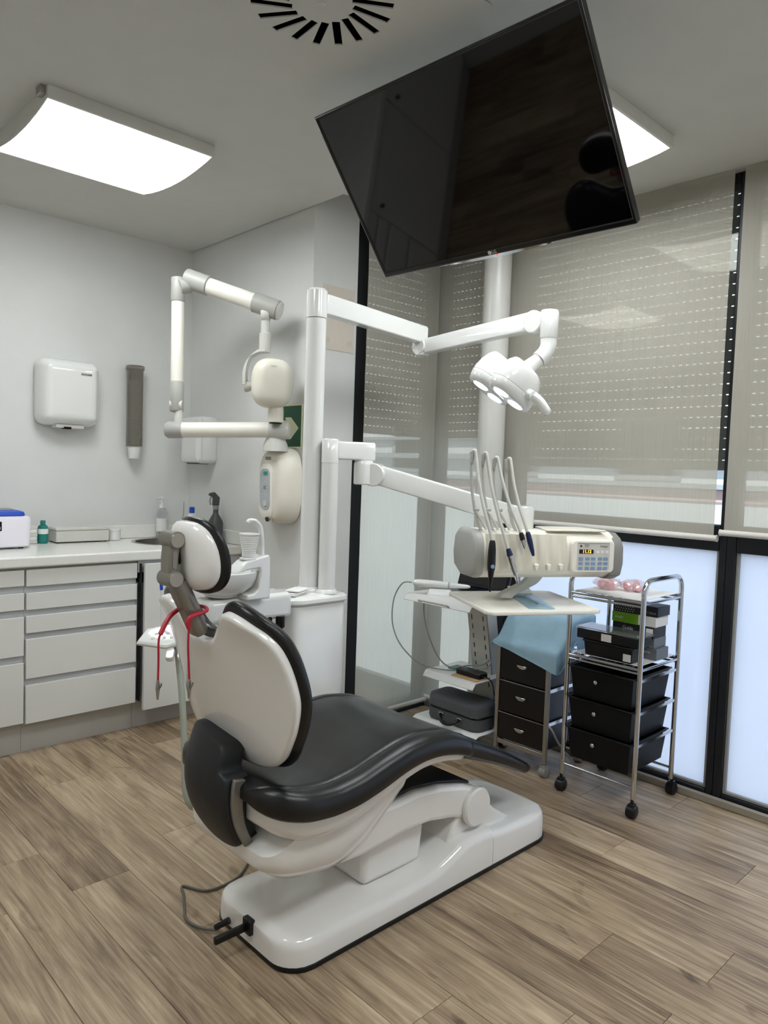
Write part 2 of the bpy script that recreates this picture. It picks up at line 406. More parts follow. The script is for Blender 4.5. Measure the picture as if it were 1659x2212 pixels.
# outside: pale building across the yard and the ground
gd = struct('ground', box(B(), (3.4, -30, -3.2), (40, 40, -3.1)), 'asphalt')
fb = thing('facade_building', (11, 2, -3.1), 'pale sunlit building across the street seen below the shutter', 'building')
mk('wall', box(B(), (11, -14, -3.1), (12, 16, 5)), 'facade_white', fb)
for z0, z1, m, dx in ((1.05, 1.22, 'facade_pink', .05), (1.24, 1.31, 'facade_grey', .25), (1.62, 1.72, 'facade_grey', .3), (2.0, 2.06, 'facade_grey', .2)):
    mk('ledge', box(B(), (11-dx, -14, z0), (11, 16, z1)), m, fb)
for k in range(8):
    wdo = mk('window', box(B(), (10.96, -8+2.6*k, 1.34), (11.0, -6.9+2.6*k, 2.4)), 'facade_grey', fb)
    mk('pane', box(B(), (10.95, -7.9+2.6*k, 1.42), (10.962, -7.0+2.6*k, 2.3)), 'frame_black', wdo)
# ================================================================== ceiling fittings
def ceiling_light(x0, x1, y0, y1, label):
    t = thing('ceiling_light', ((x0+x1)/2, (y0+y1)/2, ZC-.05), label, 'light', 'square ceiling lights')
    for a, b in (((x0, y0, ZC-.045), (x1, y0+.012, ZC)), ((x0, y1-.012, ZC-.045), (x1, y1, ZC))):
        mk('side_rail', box(B(), a, b), 'light_grey', t, bev=.002)
    sag = lambda q: .030*math.sin(PI*q)**.8 if 0 < q < 1 else 0
    ep = [(y0+.0125+(y1-y0-.025)*k/16, ZC-.042-sag(k/16)) for k in range(17)]+[(y1-.0125, ZC), (y0+.0125, ZC)]
    for xx in (x0, x1-.004): mk('end_plate', rings(B(), [[(xx+d, y, z) for y, z in ep] for d in (0, .004)]), 'light_grey', t)
    mk('bracket', box(B(), (x0-.02, y0+.02, ZC-.03), (x0, y0+.06, ZC)), 'steel', t, bev=.003)
    mk('bracket', box(B(), (x1, y1-.12, ZC-.03), (x1+.012, y1-.08, ZC)), 'steel', t, bev=.003)
    n = 16; R = []
    for i in range(n+1):
        y = y0+.013+(y1-y0-.026)*i/n; s = -sag(i/n)
        R.append([(x0+.005, y, ZC-.041+s), (x1-.005, y, ZC-.041+s), (x1-.005, y, ZC-.037+s), (x0+.005, y, ZC-.037+s)])
    mk('diffuser', rings(B(), R), 'diffuser', t)
    mk('housing', box(B(), (x0+.01, y0+.013, ZC-.012), (x1-.01, y1-.013, ZC)), 'white', t)
    return t
ceiling_light(.903, 1.537, 2.655, 3.275, 'square glowing ceiling light above the counter, at the upper left')
ceiling_light(2.01, 2.642, 1.30, 1.92, 'square glowing ceiling light half hidden behind the television')
ceiling_light(-.35, .28, 1.30, 1.92, 'added square ceiling fill light out of view on the left side')  # this and the next two panels are added, unseen, to fill the room
ceiling_light(.903, 1.537, -.35, .27, 'added square ceiling fill light out of view behind the photographer')
ceiling_light(2.01, 2.642, -.35, .27, 'added square ceiling fill light out of view by the right window')
ac = thing('air_diffuser', (1.267, 1.64, ZC-.008), 'square white ceiling air vent with radial black slots', 'vent')
slots = []
for k in range(18):
    a = 2*PI*k/18+.08; c = V(math.cos(a), math.sin(a)); tn = Vector((-c.y, c.x)); c2 = (c*.93+tn*.36).normalized(); t2 = Vector((-c2.y, c2.x))
    p = c*.085; slots.append([p-t2*.0115, p+c2*.112-t2*.0115, p+c2*.112+t2*.0115, p+t2*.0115])
sq = rrect(.65, .65, .008, 3)
mk('face_plate', plate(sq, [[(q.x, q.y) for q in s] for s in slots], ZC-.006, ZC-.002, lambda x, y, z: (x+1.267, y+1.64, z)), 'ceiling_paint', ac)
mk('slot_shade', box(B(), (1.03, 1.40, ZC-.0015), (1.505, 1.88, ZC-.0005)), 'void_black', ac)  # pure black sheet, paints the shade inside the vent slots
mk('centre_screw', lathe((1.267, 1.64, ZC-.011), [(.004, 0), (.011, .003), (.011, .006)]), 'light_grey', ac)
# ================================================================== television
BL, BR, TLc = V(1.862, 1.989, 2.05), V(1.908, 1.031, 2.05), V(1.497, 1.972, 2.494)
tx = (BR-BL).normalized(); ty = (TLc-BL); ty = (ty-tx*ty.dot(tx)).normalized(); tz = tx.cross(ty)
TW, TH = (BR-BL).length, .568
TM = Matrix(((tx.x, ty.x, tz.x, BL.x), (tx.y, ty.y, tz.y, BL.y), (tx.z, ty.z, tz.z, BL.z), (0, 0, 0, 1)))
tv = thing('television', BL+tx*TW/2, 'large black flat television tilted down from the ceiling', 'television')
fr = plate([(0, 0), (TW, 0), (TW, TH), (0, TH)], [[(.011, .019), (TW-.011, .019), (TW-.011, TH-.011), (.011, TH-.011)]], -.026, 0)
mk('bezel', fr, 'tv_frame', tv, bev=.004, M=TM)
mk('screen', box(B(), (.0105, .0185, -.012), (TW-.0105, TH-.0105, -.0045)), 'screen', tv, M=TM)
mk('back_cover', rings(B(), [[(x, y, -.026) for x, y in ((.01, .01), (TW-.01, .01), (TW-.01, TH-.01), (.01, TH-.01))], [(x, y, -.036) for x, y in ((.03, .03), (TW-.03, .03), (TW-.03, TH-.03), (.03, TH-.03))], [(x, y, -.06) for x, y in ((.18, .05), (TW-.18, .05), (TW-.18, .36), (.18, .36))]]), 'tv_frame', tv, bev=.003, M=TM)
n = 20; R = []
for i in range(n+1):
    u = i/n*2-1; x = TW/2+u*.24; h = .010*math.cos(u*PI/2)**.8 if abs(u) < 1 else .0005
    R.append([(x, -h, -.004), (x, .001, -.001), (x, .001, -.014), (x, -h, -.012)])
lipm = mk('chrome_lip', rings(B(), R), 'chrome', tv, M=TM)
mk('standby_light', lathe((TW/2+.012, -.003, -.002), [(.0022, 0), (.0022, .002)], 12), 'red_led', tv, M=TM)
def tvp(x, y, z): return TM @ V(x, y, z)
text('lettering', 'LG', .015, tvp(TW/2+.006, .0095, .0004), tx, ty, 'light_grey', tv)
mk('logo_disc', lathe((TW/2-.0115, .0095, 0), [(.0065, 0), (.0065, .0006)], 20), 'light_grey', tv, M=TM)
bk = TM @ V(TW/2, .3, -.06)
mk('mount_plate', box(B(), (TW/2-.14, .12, -.075), (TW/2+.14, .34, -.06)), 'black_plastic', tv, bev=.004, M=TM)
mk('mount_pole', cyl((bk.x+.05, bk.y, bk.z-.03), (bk.x+.05, bk.y, ZC-.02), .022), 'black_plastic', tv)
mk('ceiling_rose', lathe((bk.x+.05, bk.y, ZC-.02), [(.07, 0), (.08, .02)]), 'black_plastic', tv)
# ================================================================== counter run
YFR = 3.465
def cabinet(x0, x1, rows, label, kind='drawers'):
    t = thing('base_cabinet', ((x0+x1)/2, 3.77, 0), label, 'cabinet', 'base cabinets under the worktop')
    mk('body', box(B(), (x0, YFR+.022, .14), (x1, YA-.005, .858)), 'channel', t)
    mk('plinth', box(B(), (x0, 3.515, 0), (x1, 3.535, .14)), 'plinth', t)
    for a, b in rows:
        d = mk('drawer_front' if kind == 'drawers' else 'door', box(B(), (x0+.004, YFR, a), (x1-.004, YFR+.02, b)), 'laminate', t, bev=.0015)
        if kind == 'knobs':
            mk('knob', lathe((x1-.06, YFR, b-.09), [(.007, 0), (.007, .014), (.014, .018), (.014, .026)], 16, (0, -1, 0)), 'black_plastic', d)
    return t
cabinet(1.10, 1.628, [(.773, .849), (.666, .743), (.560, .638), (.351, .532), (.143, .320)], 'white five drawer base cabinet in the middle of the counter')
cabinet(.57, 1.099, [(.777, .849), (.669, .744), (.46, .636), (.15, .427)], 'white four drawer base cabinet at the left photo edge')
cabinet(-.2, .569, [(.15, .849)], 'white base cabinet with one knobbed door left of the drawers', 'knobs')
cabinet(-.98, -.201, [(.15, .849)], 'white base cabinet with one knobbed door by the left wall', 'knobs')
s = thing('base_cabinet', (1.9, 3.77, 0), 'white sink cabinet with tall plain door behind the headrest', 'cabinet', 'base cabinets under the worktop')
mk('body', box(B(), (1.629, YFR+.022, .14), (2.215, YA-.005, .745)), 'channel', s)
mk('plinth', box(B(), (1.629, 3.515, 0), (2.215, 3.535, .14)), 'plinth', s)
mk('door', box(B(), (1.650, 3.43, .105), (2.075, 3.45, .845)), 'laminate', s, bev=.0015)
mk('hinge_strip', box(B(), (1.636, 3.45, .15), (1.642, 3.486, .845)), 'black_plastic', s)
mk('side_filler', box(B(), (2.085, YFR+.01, .14), (2.215, YFR+.03, .856)), 'light_grey', s)
mk('top_rail', box(B(), (1.629, YFR+.003, .80), (2.215, YFR+.022, .858)), 'channel', s)
# worktop with a round sink
SX, SY = 1.965, 3.80
hole = [(SX+.185*math.cos(2*PI*k/40), SY+.185*math.sin(2*PI*k/40)) for k in range(40)]
wt = thing('worktop', (.7, 3.75, .86), 'long white worktop over the base cabinets', 'worktop')
mk('slab', plate([(-.98, 3.445), (2.215, 3.445), (2.215, YA-.002), (-.98, YA-.002)], [hole], .861, .91), 'quartz', wt, bev=.008, seg=3)
mk('backsplash', add(box(B(), (-.98, YA-.017, .911), (2.215, YA-.002, .985)), box(B(), (2.203, 3.445, .911), (2.217, YA-.018, .985))), 'quartz', wt, bev=.003)
sk = thing('sink', (SX, SY, .75), 'round stainless steel sink let into the worktop', 'sink')
mk('bowl', lathe((SX, SY, .78), [(.02, .002), (.12, .004), (.165, .03), (.178, .08), (.181, .131), (.2, .133), (.201, .1305), (.183, .1302), (.180, .08), (.168, .028), (.12, 0), (.02, -.002)], 48), 'steel', sk)
mk('drain', lathe((SX, SY, .781), [(.03, 0), (.03, .005), (.02, .006)], 20), 'chrome', sk)
# ------------------------------------------------------------------ things on the counter
def uclean():
    t = thing('ultrasonic_cleaner', (1.06, 3.85, .911), 'white ultrasonic cleaner with blue lid at the left photo edge', 'cleaner')
    P = rrect(.31, .20, .03, 5)
    f = lambda p, o: V(p[0]+1.065, p[1]+3.86, o)
    mk('body', pad(P, f, [(.01, .918), (0, .925), (-.004, 1.05), (0, 1.062), (.012, 1.068)]), 'lilac_white', t)
    mk('lid', pad(rrect(.27, .17, .03, 5), f, [(0, 1.069), (-.002, 1.075), (.004, 1.088), (.03, 1.096)]), 'blue', t)
    mk('lid_window', pad(rrect(.19, .1, .02, 4), f, [(0, 1.0965), (.004, 1.1)]), 'mid_grey', t)
    mk('control_panel', box(B(), (.99, 3.755, 1.0), (1.085, 3.759, 1.045)), 'display_dark', t, bev=.002)
    for k in range(3): mk('button', box(B(), (1.0+.03*k, 3.7535, 1.008), (1.018+.03*k, 3.755, 1.02)), 'light_grey', t)
    for x in (.95, 1.18):
        for y in (3.79, 3.93): mk('foot', lathe((x, y, .911), [(.012, 0), (.012, .008)], 14), 'black_plastic', t)
uclean()
gb = thing('green_bottle', (1.345, 3.975, .911), 'teal green bottle with pale label beside the ultrasonic cleaner', 'bottle')
mk('body', lathe((1.345, 3.975, .911), [(.022, 0), (.026, .004), (.026, .075), (.022, .09), (.012, .097)], 24), 'teal', gb)
mk('cap', lathe((1.345, 3.975, 1.008), [(.013, 0), (.013, .018), (.01, .022)], 18), 'teal', gb)
mk('label', lathe((1.345, 3.975, .96), [(.0264, 0), (.0264, .026)], 24), 'paper', gb)
for k in range(5):
    mk('cotton_roll_box', box(B(), (1.263, 3.955, .9113+k*.0185), (1.312-.003*(k % 2), 4.02, .9113+k*.0185+.0178)), 'paper' if k % 2 else 'light_grey', bev=.002,
       label='small flat white pack in the low stack beside the green bottle', cat='pack', group='flat packs beside the green bottle')
gx = thing('instrument_box', (1.535, 3.99, .911), 'flat grey instrument box with lid on the worktop', 'box')
mk('body', box(B(), (1.395, 3.925, .916), (1.675, 4.035, .975)), 'light_grey', gx, bev=.004)
mk('lid', box(B(), (1.392, 3.922, .9755), (1.678, 4.038, .992)), 'light_grey', gx, bev=.005)
for x in (1.41, 1.66):
    for y in (3.935, 4.025): mk('foot', lathe((x, y, .911), [(.006, 0), (.006, .005)], 10), 'black_plastic', gx)
jr = thing('white_jar', (1.727, 3.985, .911), 'small white round jar beside the grey instrument box', 'jar')
mk('body', lathe((1.727, 3.985, .911), [(.033, 0), (.036, .003), (.036, .048)], 28), 'gloss_white', jr)
mk('lid', lathe((1.727, 3.985, .9595), [(.0375, 0), (.0375, .013), (.033, .016)], 28), 'gloss_white', jr)
sp = thing('spray_bottle', (2.14, 3.61, .911), 'dark grey trigger spray bottle at the worktop end', 'bottle')
mk('body', lathe((2.145, 3.61, .911), [(.036, 0), (.042, .004), (.042, .115), (.036, .13), (.016, .165), (.014, .19)], 32), 'bottle_dark', sp)
mk('collar', lathe((2.145, 3.61, 1.10), [(.017, 0), (.017, .022)], 20), 'mid_grey', sp)
hd = prism([(-.02, 0), (.016, 0), (.02, .045), (-.012, .075), (-.04, .07), (-.045, .058), (-.018, .045)], -.011, .011)
mk('trigger_head', hd, 'bottle_dark', sp, bev=.004, M=Matrix.Translation((2.145, 3.61, 1.122)))
mk('trigger', tube(smooth([(2.115, 3.61, 1.172), (2.107, 3.61, 1.15), (2.112, 3.61, 1.125)], 4), .0045, 8), 'mid_grey', sp)
so = thing('soap_bottle', (2.02, 4.0, .911), 'clear soap pump bottle behind the headrest by the corner', 'bottle')
mk('body', lathe((2.02, 4.0, .911), [(.028, 0), (.031, .004), (.031, .15), (.026, .168), (.013, .176)], 28), 'clear_plastic', so)
mk('label', lathe((2.02, 4.0, .95), [(.0314, 0), (.0314, .075)], 28), 'paper', so)
mk('pump', lathe((2.02, 4.0, 1.087), [(.014, 0), (.014, .02), (.005, .022), (.005, .05), (.011, .052), (.012, .06), (.008, .064)], 20), 'white', so)
mk('nozzle', tube([(2.02, 4.0, 1.144), (1.985, 3.985, 1.144), (1.978, 3.982, 1.138)], .004, 8), 'white', so)
bc = thing('wash_bottle', (2.12, 3.83, .911), 'small white bottle with blue cap behind the spray bottle', 'bottle')
mk('body', lathe((2.12, 3.83, .911), [(.03, 0), (.033, .004), (.033, .12), (.022, .15), (.012, .155)], 24), 'white', bc)
mk('cap', lathe((2.12, 3.83, 1.067), [(.015, 0), (.015, .03), (.011, .034)], 18), 'blue', bc)
mk('probe_rod', tube([(2.0, 3.78, .925), (1.997, 3.70, 1.07), (1.995, 3.695, 1.14)], [.0025, .0025, .0018], 8), 'steel', label='thin upright metal rod rising behind the headrest', cat='rod')
# reflected only: things further left on the worktop
mk('yellow_bag', pad(rrect(.2, .12, .04, 4), lambda p, o: V(.36+p[0], 3.85+p[1], o), [(.02, .911), (0, .93), (0, 1.02), (.03, 1.05)]), 'yellow', label='yellow packet on the worktop left of the cleaner', cat='packet')
for k, (x, m) in enumerate(((.62, 'paper'), (.76, 'white'))):
    mk('storage_box', box(B(), (x-.06, 3.8, .911), (x+.06, 3.95, 1.06)), m, bev=.004, label='white storage box on the worktop, %s to the cleaner' % ('second nearest', 'nearest')[k], cat='box', group='white boxes left of the cleaner')
# ================================================================== wall fittings
def hand_dryer():
    t = thing('hand_dryer', (1.48, YA, 1.51), 'white wall mounted hand dryer above the counter', 'hand dryer')
    P = rrect(.315, .345, .05, 6, (1.478, 1.70))
    f = lambda p, o: V(p[0], YA-o, p[1])
    mk('back_plate', pad(P, f, [(.01, .002), (.006, .012)], scales=(.9, .6)), 'light_grey', t)
    hs = B(); prof = [(0, .012), (-.002, .05), (.01, .09), (.03, .115), (.045, .122)]
    mk('housing', pad(P, f, prof, scales=(.85, .5)), 'gloss_white', t)
    mk('grille', pad(rrect(.15, .02, .008, 3, (1.478, 1.524)), f, [(0, .03), (0, .085), (.003, .088)]), 'light_grey', t)
    mk('nozzle', lathe((1.465, YA-.07, 1.509), [(.024, 0), (.028, .012)], 20), 'display_dark', t)
    bd = mk('badge', box(B(), (1.52, YA-.1235, 1.795), (1.576, YA-.1222, 1.805)), 'mid_grey', t)
    mk('badge_end', box(B(), (1.558, YA-.1238, 1.797), (1.575, YA-.1235, 1.803)), 'teal', bd)
hand_dryer()
cdp = thing('cup_dispenser', (1.846, YA, 1.36), 'tall smoky tube cup dispenser on the wall', 'cup dispenser')
c0 = V(1.846, YA-.056, 1.437)
mk('tube', lathe(c0, [(.043, 0), (.045, .002), (.045, .425), (.043, .425), (.043, .004)], 36), 'smoke_plastic', cdp)
mk('rim', lathe(c0+V(0, 0, .425), [(.046, 0), (.051, .006), (.051, .022), (.046, .026)], 36), 'smoke_plastic', cdp)
mk('wall_bracket', box(B(), (1.825, YA-.012, 1.46), (1.867, YA-.001, 1.84)), 'mid_grey', cdp, bev=.002)
for k in range(14):
    mk('stacked_cup', lathe(c0+V(0, 0, .01+k*.022), [(.028, 0), (.036, .07), (.038, .072), (.0365, .072), (.027, .002)], 24), 'cup_plastic', cdp)
mk('lowest_cup', lathe((1.846, YA-.056, 1.368), [(.029, 0), (.0295, .001), (.037, .075), (.035, .075), (.028, .003)], 28), 'white', cdp)
# ribs on the tube
for k in range(3): mk('stud', lathe((1.862+.0, YA-.1005, 1.49+.014*k), [(.0025, 0), (.0025, .003)], 10, (0, -1, 0)), 'steel', cdp)
def towel():
    t = thing('paper_dispenser', (XB, 3.85, 1.35), 'white paper towel dispenser on the side wall behind the x-ray arm', 'towel dispenser')
    P = rrect(.23, .27, .03, 5, (3.85, 1.487))
    mk('body', pad(P, lambda p, o: V(XB-o, p[0], p[1]), [(.004, .001), (0, .01), (0, .085), (.01, .108), (.03, .118)], scales=(.8, .4)), 'white', t)
    mk('front_seam', box(B(), (XB-.1, 3.734, 1.36), (XB-.096, 3.735, 1.61)), 'light_grey', t)
    mk('slot', box(B(), (XB-.09, 3.78, 1.349), (XB-.03, 3.92, 1.353)), 'black_plastic', t)
towel()
sg = thing('exit_arrow_sign', (XB, 3.0, 1.45), 'dark green sign with pale arrow beside the x-ray box', 'sign')
mk('border', box(B(), (XB-.006, 2.93, 1.445), (XB-.001, 3.15, 1.665)), 'sign_cream', sg, bev=.002)
mk('green_field', box(B(), (XB-.0075, 2.938, 1.453), (XB-.006, 3.142, 1.657)), 'green', sg)
ar = [(3.07, 1.60), (3.02, 1.60), (2.955, 1.545), (3.02, 1.49), (3.07, 1.49), (3.04, 1.53), (3.1, 1.53), (3.1, 1.56), (3.04, 1.56)]
mk('arrow', rings(B(), [[(XB-.0075, a, b) for a, b in ar], [(XB-.0085, a, b) for a, b in ar]]), 'sign_cream', sg)
pt = thing('blank_plate', (2.39, YD, 1.98), 'faint beige rectangular plate with round fixings near the lamp post top', 'plate')
mk('sheet', box(B(), (2.285, YD-.003, 1.94), (2.487, YD-.001, 2.255)), 'plate_beige', pt)
for x in (2.315, 2.46):
    for z in (1.985, 2.2): mk('fixing', lathe((x, YD-.003, z), [(.015, 0), (.015, .0008), (.013, .0009), (.013, .0004)], 24, (0, -1, 0)), 'plate_ring', pt)
# ================================================================== x-ray unit on the side wall
def xray():
    t = thing('xray_unit', (2.15, 3.1, 1.07), 'cream wall mounted dental x-ray unit with folded arm', 'x-ray unit')
    # control box: superellipse footprint leaning out from the wall
    P = []
    for k in range(48):
        a = 2*PI*k/48; ca, sa = math.cos(a), math.sin(a)
        P.append((3.032+.116*math.copysign(abs(ca)**.7, ca), 1.255+.19*math.copysign(abs(sa)**.62, sa)))
    def f(p, o):
        z = p[1]; lean = 1+.10*math.sin((1.445-z)/.38*PI) if 1.065 < z < 1.445 else 1
        return V(XB-o*lean, p[0]+o*.10, z)
    mk('wall_box', pad(P, f, [(.008, .001), (0, .006), (-.002, .04), (.004, .078), (.018, .10), (.034, .108)], scales=(.8, .5, .25)), 'cream', t)
    # keypad faces along the room (-x), slightly towards +y
    def kp(y, z, o): return V(XB-.107-o-.011*math.sin(max(0, min(1, (1.445-z)/.38))*PI), y-.068, z)
    Pk = rrect(.115, .275, .045, 7, (3.135, 1.225))
    mk('keypad_bezel', pad(Pk, lambda p, o: kp(p[0], p[1], o), [(0, -.012), (0, .003), (.004, .006)], scales=(.8, .4)), 'cream_light', t)
    Pp = rrect(.088, .21, .036, 6, (3.135, 1.235))
    pn = mk('keypad', pad(Pp, lambda p, o: kp(p[0], p[1], o), [(0, .004), (.002, .008)], scales=(.8, .4)), 'panel_grey', t)
    def kb(nm, y, z, w_, h, m): return mk(nm, pad(rrect(w_, h, min(w_, h)*.3, 3, (y, z)), lambda p, o: kp(p[0], p[1], o), [(0, .007), (.001, .0105)], scales=(.5,)), m, pn)
    kb('display', 3.128, 1.315, .036, .02, 'lcd_green')
    for y, z in ((3.142, 1.29), (3.124, 1.29), (3.15, 1.262), (3.112, 1.262), (3.15, 1.242), (3.112, 1.242), (3.15, 1.208), (3.13, 1.208), (3.112, 1.208), (3.131, 1.272)): kb('key', y, z, .011, .008, 'light_grey')
    kb('round_key', 3.131, 1.245, .018, .018, 'mid_grey'); kb('exposure_key', 3.131, 1.165, .03, .03, 'light_grey')
    mk('handset_recess', lathe((2.122, 3.05, 1.098), [(.0, 0), (.03, .003), (.036, .008)], 24, (-1, .25, -.35)), 'cream_light', t)
    mk('handset_socket', lathe((2.105, 3.045, 1.088), [(.012, 0), (.012, .01)], 16, (-1, .25, -.35)), 'black_plastic', t)
    mk('top_latch', pad(rrect(.05, .02, .008, 4, (3.125, 1.39)), lambda p, o: kp(p[0], p[1], o), [(0, -.02), (.002, .004)], scales=(.5,)), 'mid_grey', t)
    # swivel on top and horizontal arm
    px = 2.12; pz = 1.53; A = V(2.115, 2.98, pz); Bp = V(1.735, 3.34, 1.512)
    mk('swivel_base', lathe((A.x, A.y+.03, 1.425), [(.062, 0), (.06, .03), (.048, .06), (.045, .07)], 32), 'light_grey', t)
    mk('arm_lower', cyl(A, Bp, .038, 28), 'cream_light', t)
    mk('arm_end_cap', lathe(A, [(.039, -.05), (.045, -.03), (.047, .03), (.039, .048), (.02, .053)], 28, (A-Bp)), 'light_grey', t)
    mk('arm_end_cap', lathe(Bp, [(.040, -.05), (.041, .02), (.032, .034), (.012, .038)], 28, (Bp-A)), 'grey_plastic', t)
    mk('riser', lathe(Bp+V(.02, -.02, .03), [(.022, 0), (.02, .05), (.016, .09)], 24), 'light_grey', t)
    C0 = V(1.752, 3.335, 1.60); C1 = V(1.758, 3.355, 2.235)
    mk('arm_knuckle', lathe(C0+V(0, 0, .035), [(.026, -.03), (.028, -.02), (.028, .02), (.026, .03)], 26, (.72, -.69, 0)), 'light_grey', t)
    def capsule(a, b, r): return tube([a+(b-a)*q for q in (0, .02, .05, .95, .98, 1)], [r*.7, r*.92, r, r, r*.92, r*.7], 26)
    mk('arm_middle', cyl(C0+(C1-C0)*.22, C0+(C1-C0)*.86, .0305, 26), 'cream_light', t)
    mk('arm_sleeve', capsule(C0, C0+(C1-C0)*.24, .034), 'grey_plastic', t)
    mk('arm_sleeve', capsule(C0+(C1-C0)*.84, C1+V(0, 0, .02), .034), 'grey_plastic', t)
    D0 = V(1.80, 3.325, 2.25); D1 = V(2.075, 2.995, 2.11)
    mk('arm_pivot', cyl(C1+V(-.005, -.02, -.03), D0+V(-.0, .0, -.03), .036, 26), 'grey_plastic', t)
    d = D1-D0
    mk('arm_upper', cyl(D0+d*.2, D0+d*.8, .041, 28), 'cream_light', t)
    mk('arm_sleeve', capsule(D0-d*.04, D0+d*.24, .048), 'grey_plastic', t)
    mk('arm_sleeve', capsule(D0+d*.76, D1+d*.06, .048), 'grey_plastic', t)
    mk('arm_end_disc', lathe(D1+d*.05, [(.04, 0), (.046, .006), (.04, .013)], 26, d), 'light_grey', t)
    Y = V(2.045, 3.02, 2.07)
    mk('yoke_pivot', lathe(Y+V(0, 0, .01), [(.03, -.02), (.036, -.012), (.036, .012), (.03, .02)], 24, (.72, -.69, 0)), 'light_grey', t)
    mk('yoke_stem', lathe(Y+V(0, 0, -.17), [(.027, 0), (.028, .004), (.028, .09), (.022, .093), (.022, .17)], 26), 'light_grey', t)
    yk = smooth([Y+V(.005, -.005, -.162), Y+V(-.02, .022, -.168), Y+V(-.05, .05, -.2), Y+V(-.066, .064, -.26), Y+V(-.066, .064, -.33)], 5)
    bm = B(); R = []
    for i, p in enumerate(yk):
        k = i/(len(yk)-1); wv = V(.69, .724, 0)*(.034-.004*k); th = (V(.72, -.69, 0)*k+V(0, 0, 1)*(1-k)).normalized()*.0075
        R.append([p+wv+th, p-wv+th, p-wv-th, p+wv-th])
    mk('yoke_fork', rings(bm, R), 'light_grey', t, bev=.004)
    mk('fork_hub', lathe(Y+V(-.07, .068, -.335), [(.02, 0), (.028, .006), (.028, .02), (.018, .04)], 24, (.72, -.69, 0)), 'light_grey', t)
    # tube head: rounded shell seen nearly edge on to the view
    Hc = V(2.04, 2.945, 1.745); ax = V(.69, .724, 0); rx = V(.724, -.69, 0)
    ax = (ax*.9+rx*-.35).normalized(); rx = V(ax.y, -ax.x, 0)
    P = []
    for k in range(40):
        a = 2*PI*k/40; ca, sa = math.cos(a), math.sin(a); P.append((.098*math.copysign(abs(ca)**.72, ca), .118*math.copysign(abs(sa)**.72, sa)))
    g = lambda p, o: Hc+rx*p[0]+V(0, 0, 1)*p[1]+ax*o
    mk('head_shell', pad(P, g, [(.045, -.075), (.025, -.068), (.006, -.045), (0, -.01), (.0, -.001)], scales=(.7, .4)), 'cream', t)
    mk('head_back', pad(P, g, [(.004, -.001), (.002, .004), (.006, .04), (.03, .062), (.05, .068)], scales=(.7, .4)), 'cream', t)
    mk('beam_cone', lathe(Hc+rx*.022+V(0, 0, -.185), [(.03, 0), (.037, .002), (.037, .055), (.034, .085)], 28), 'cream', t)
    mk('cone_ring', lathe(Hc+rx*.022+V(0, 0, -.19), [(.03, 0), (.032, .005)], 28), 'black_plastic', t)
    mk('indicator', lathe(Hc+ax*-.075+V(0, 0, .035), [(.003, 0), (.002, .003)], 10, -ax), 'white', t)
    text('lettering', 'intra', .016, Hc+ax*-.0765+V(0, 0, .075)-rx*.01, rx, V(0, 0, 1), 'light_grey', t)
xray()
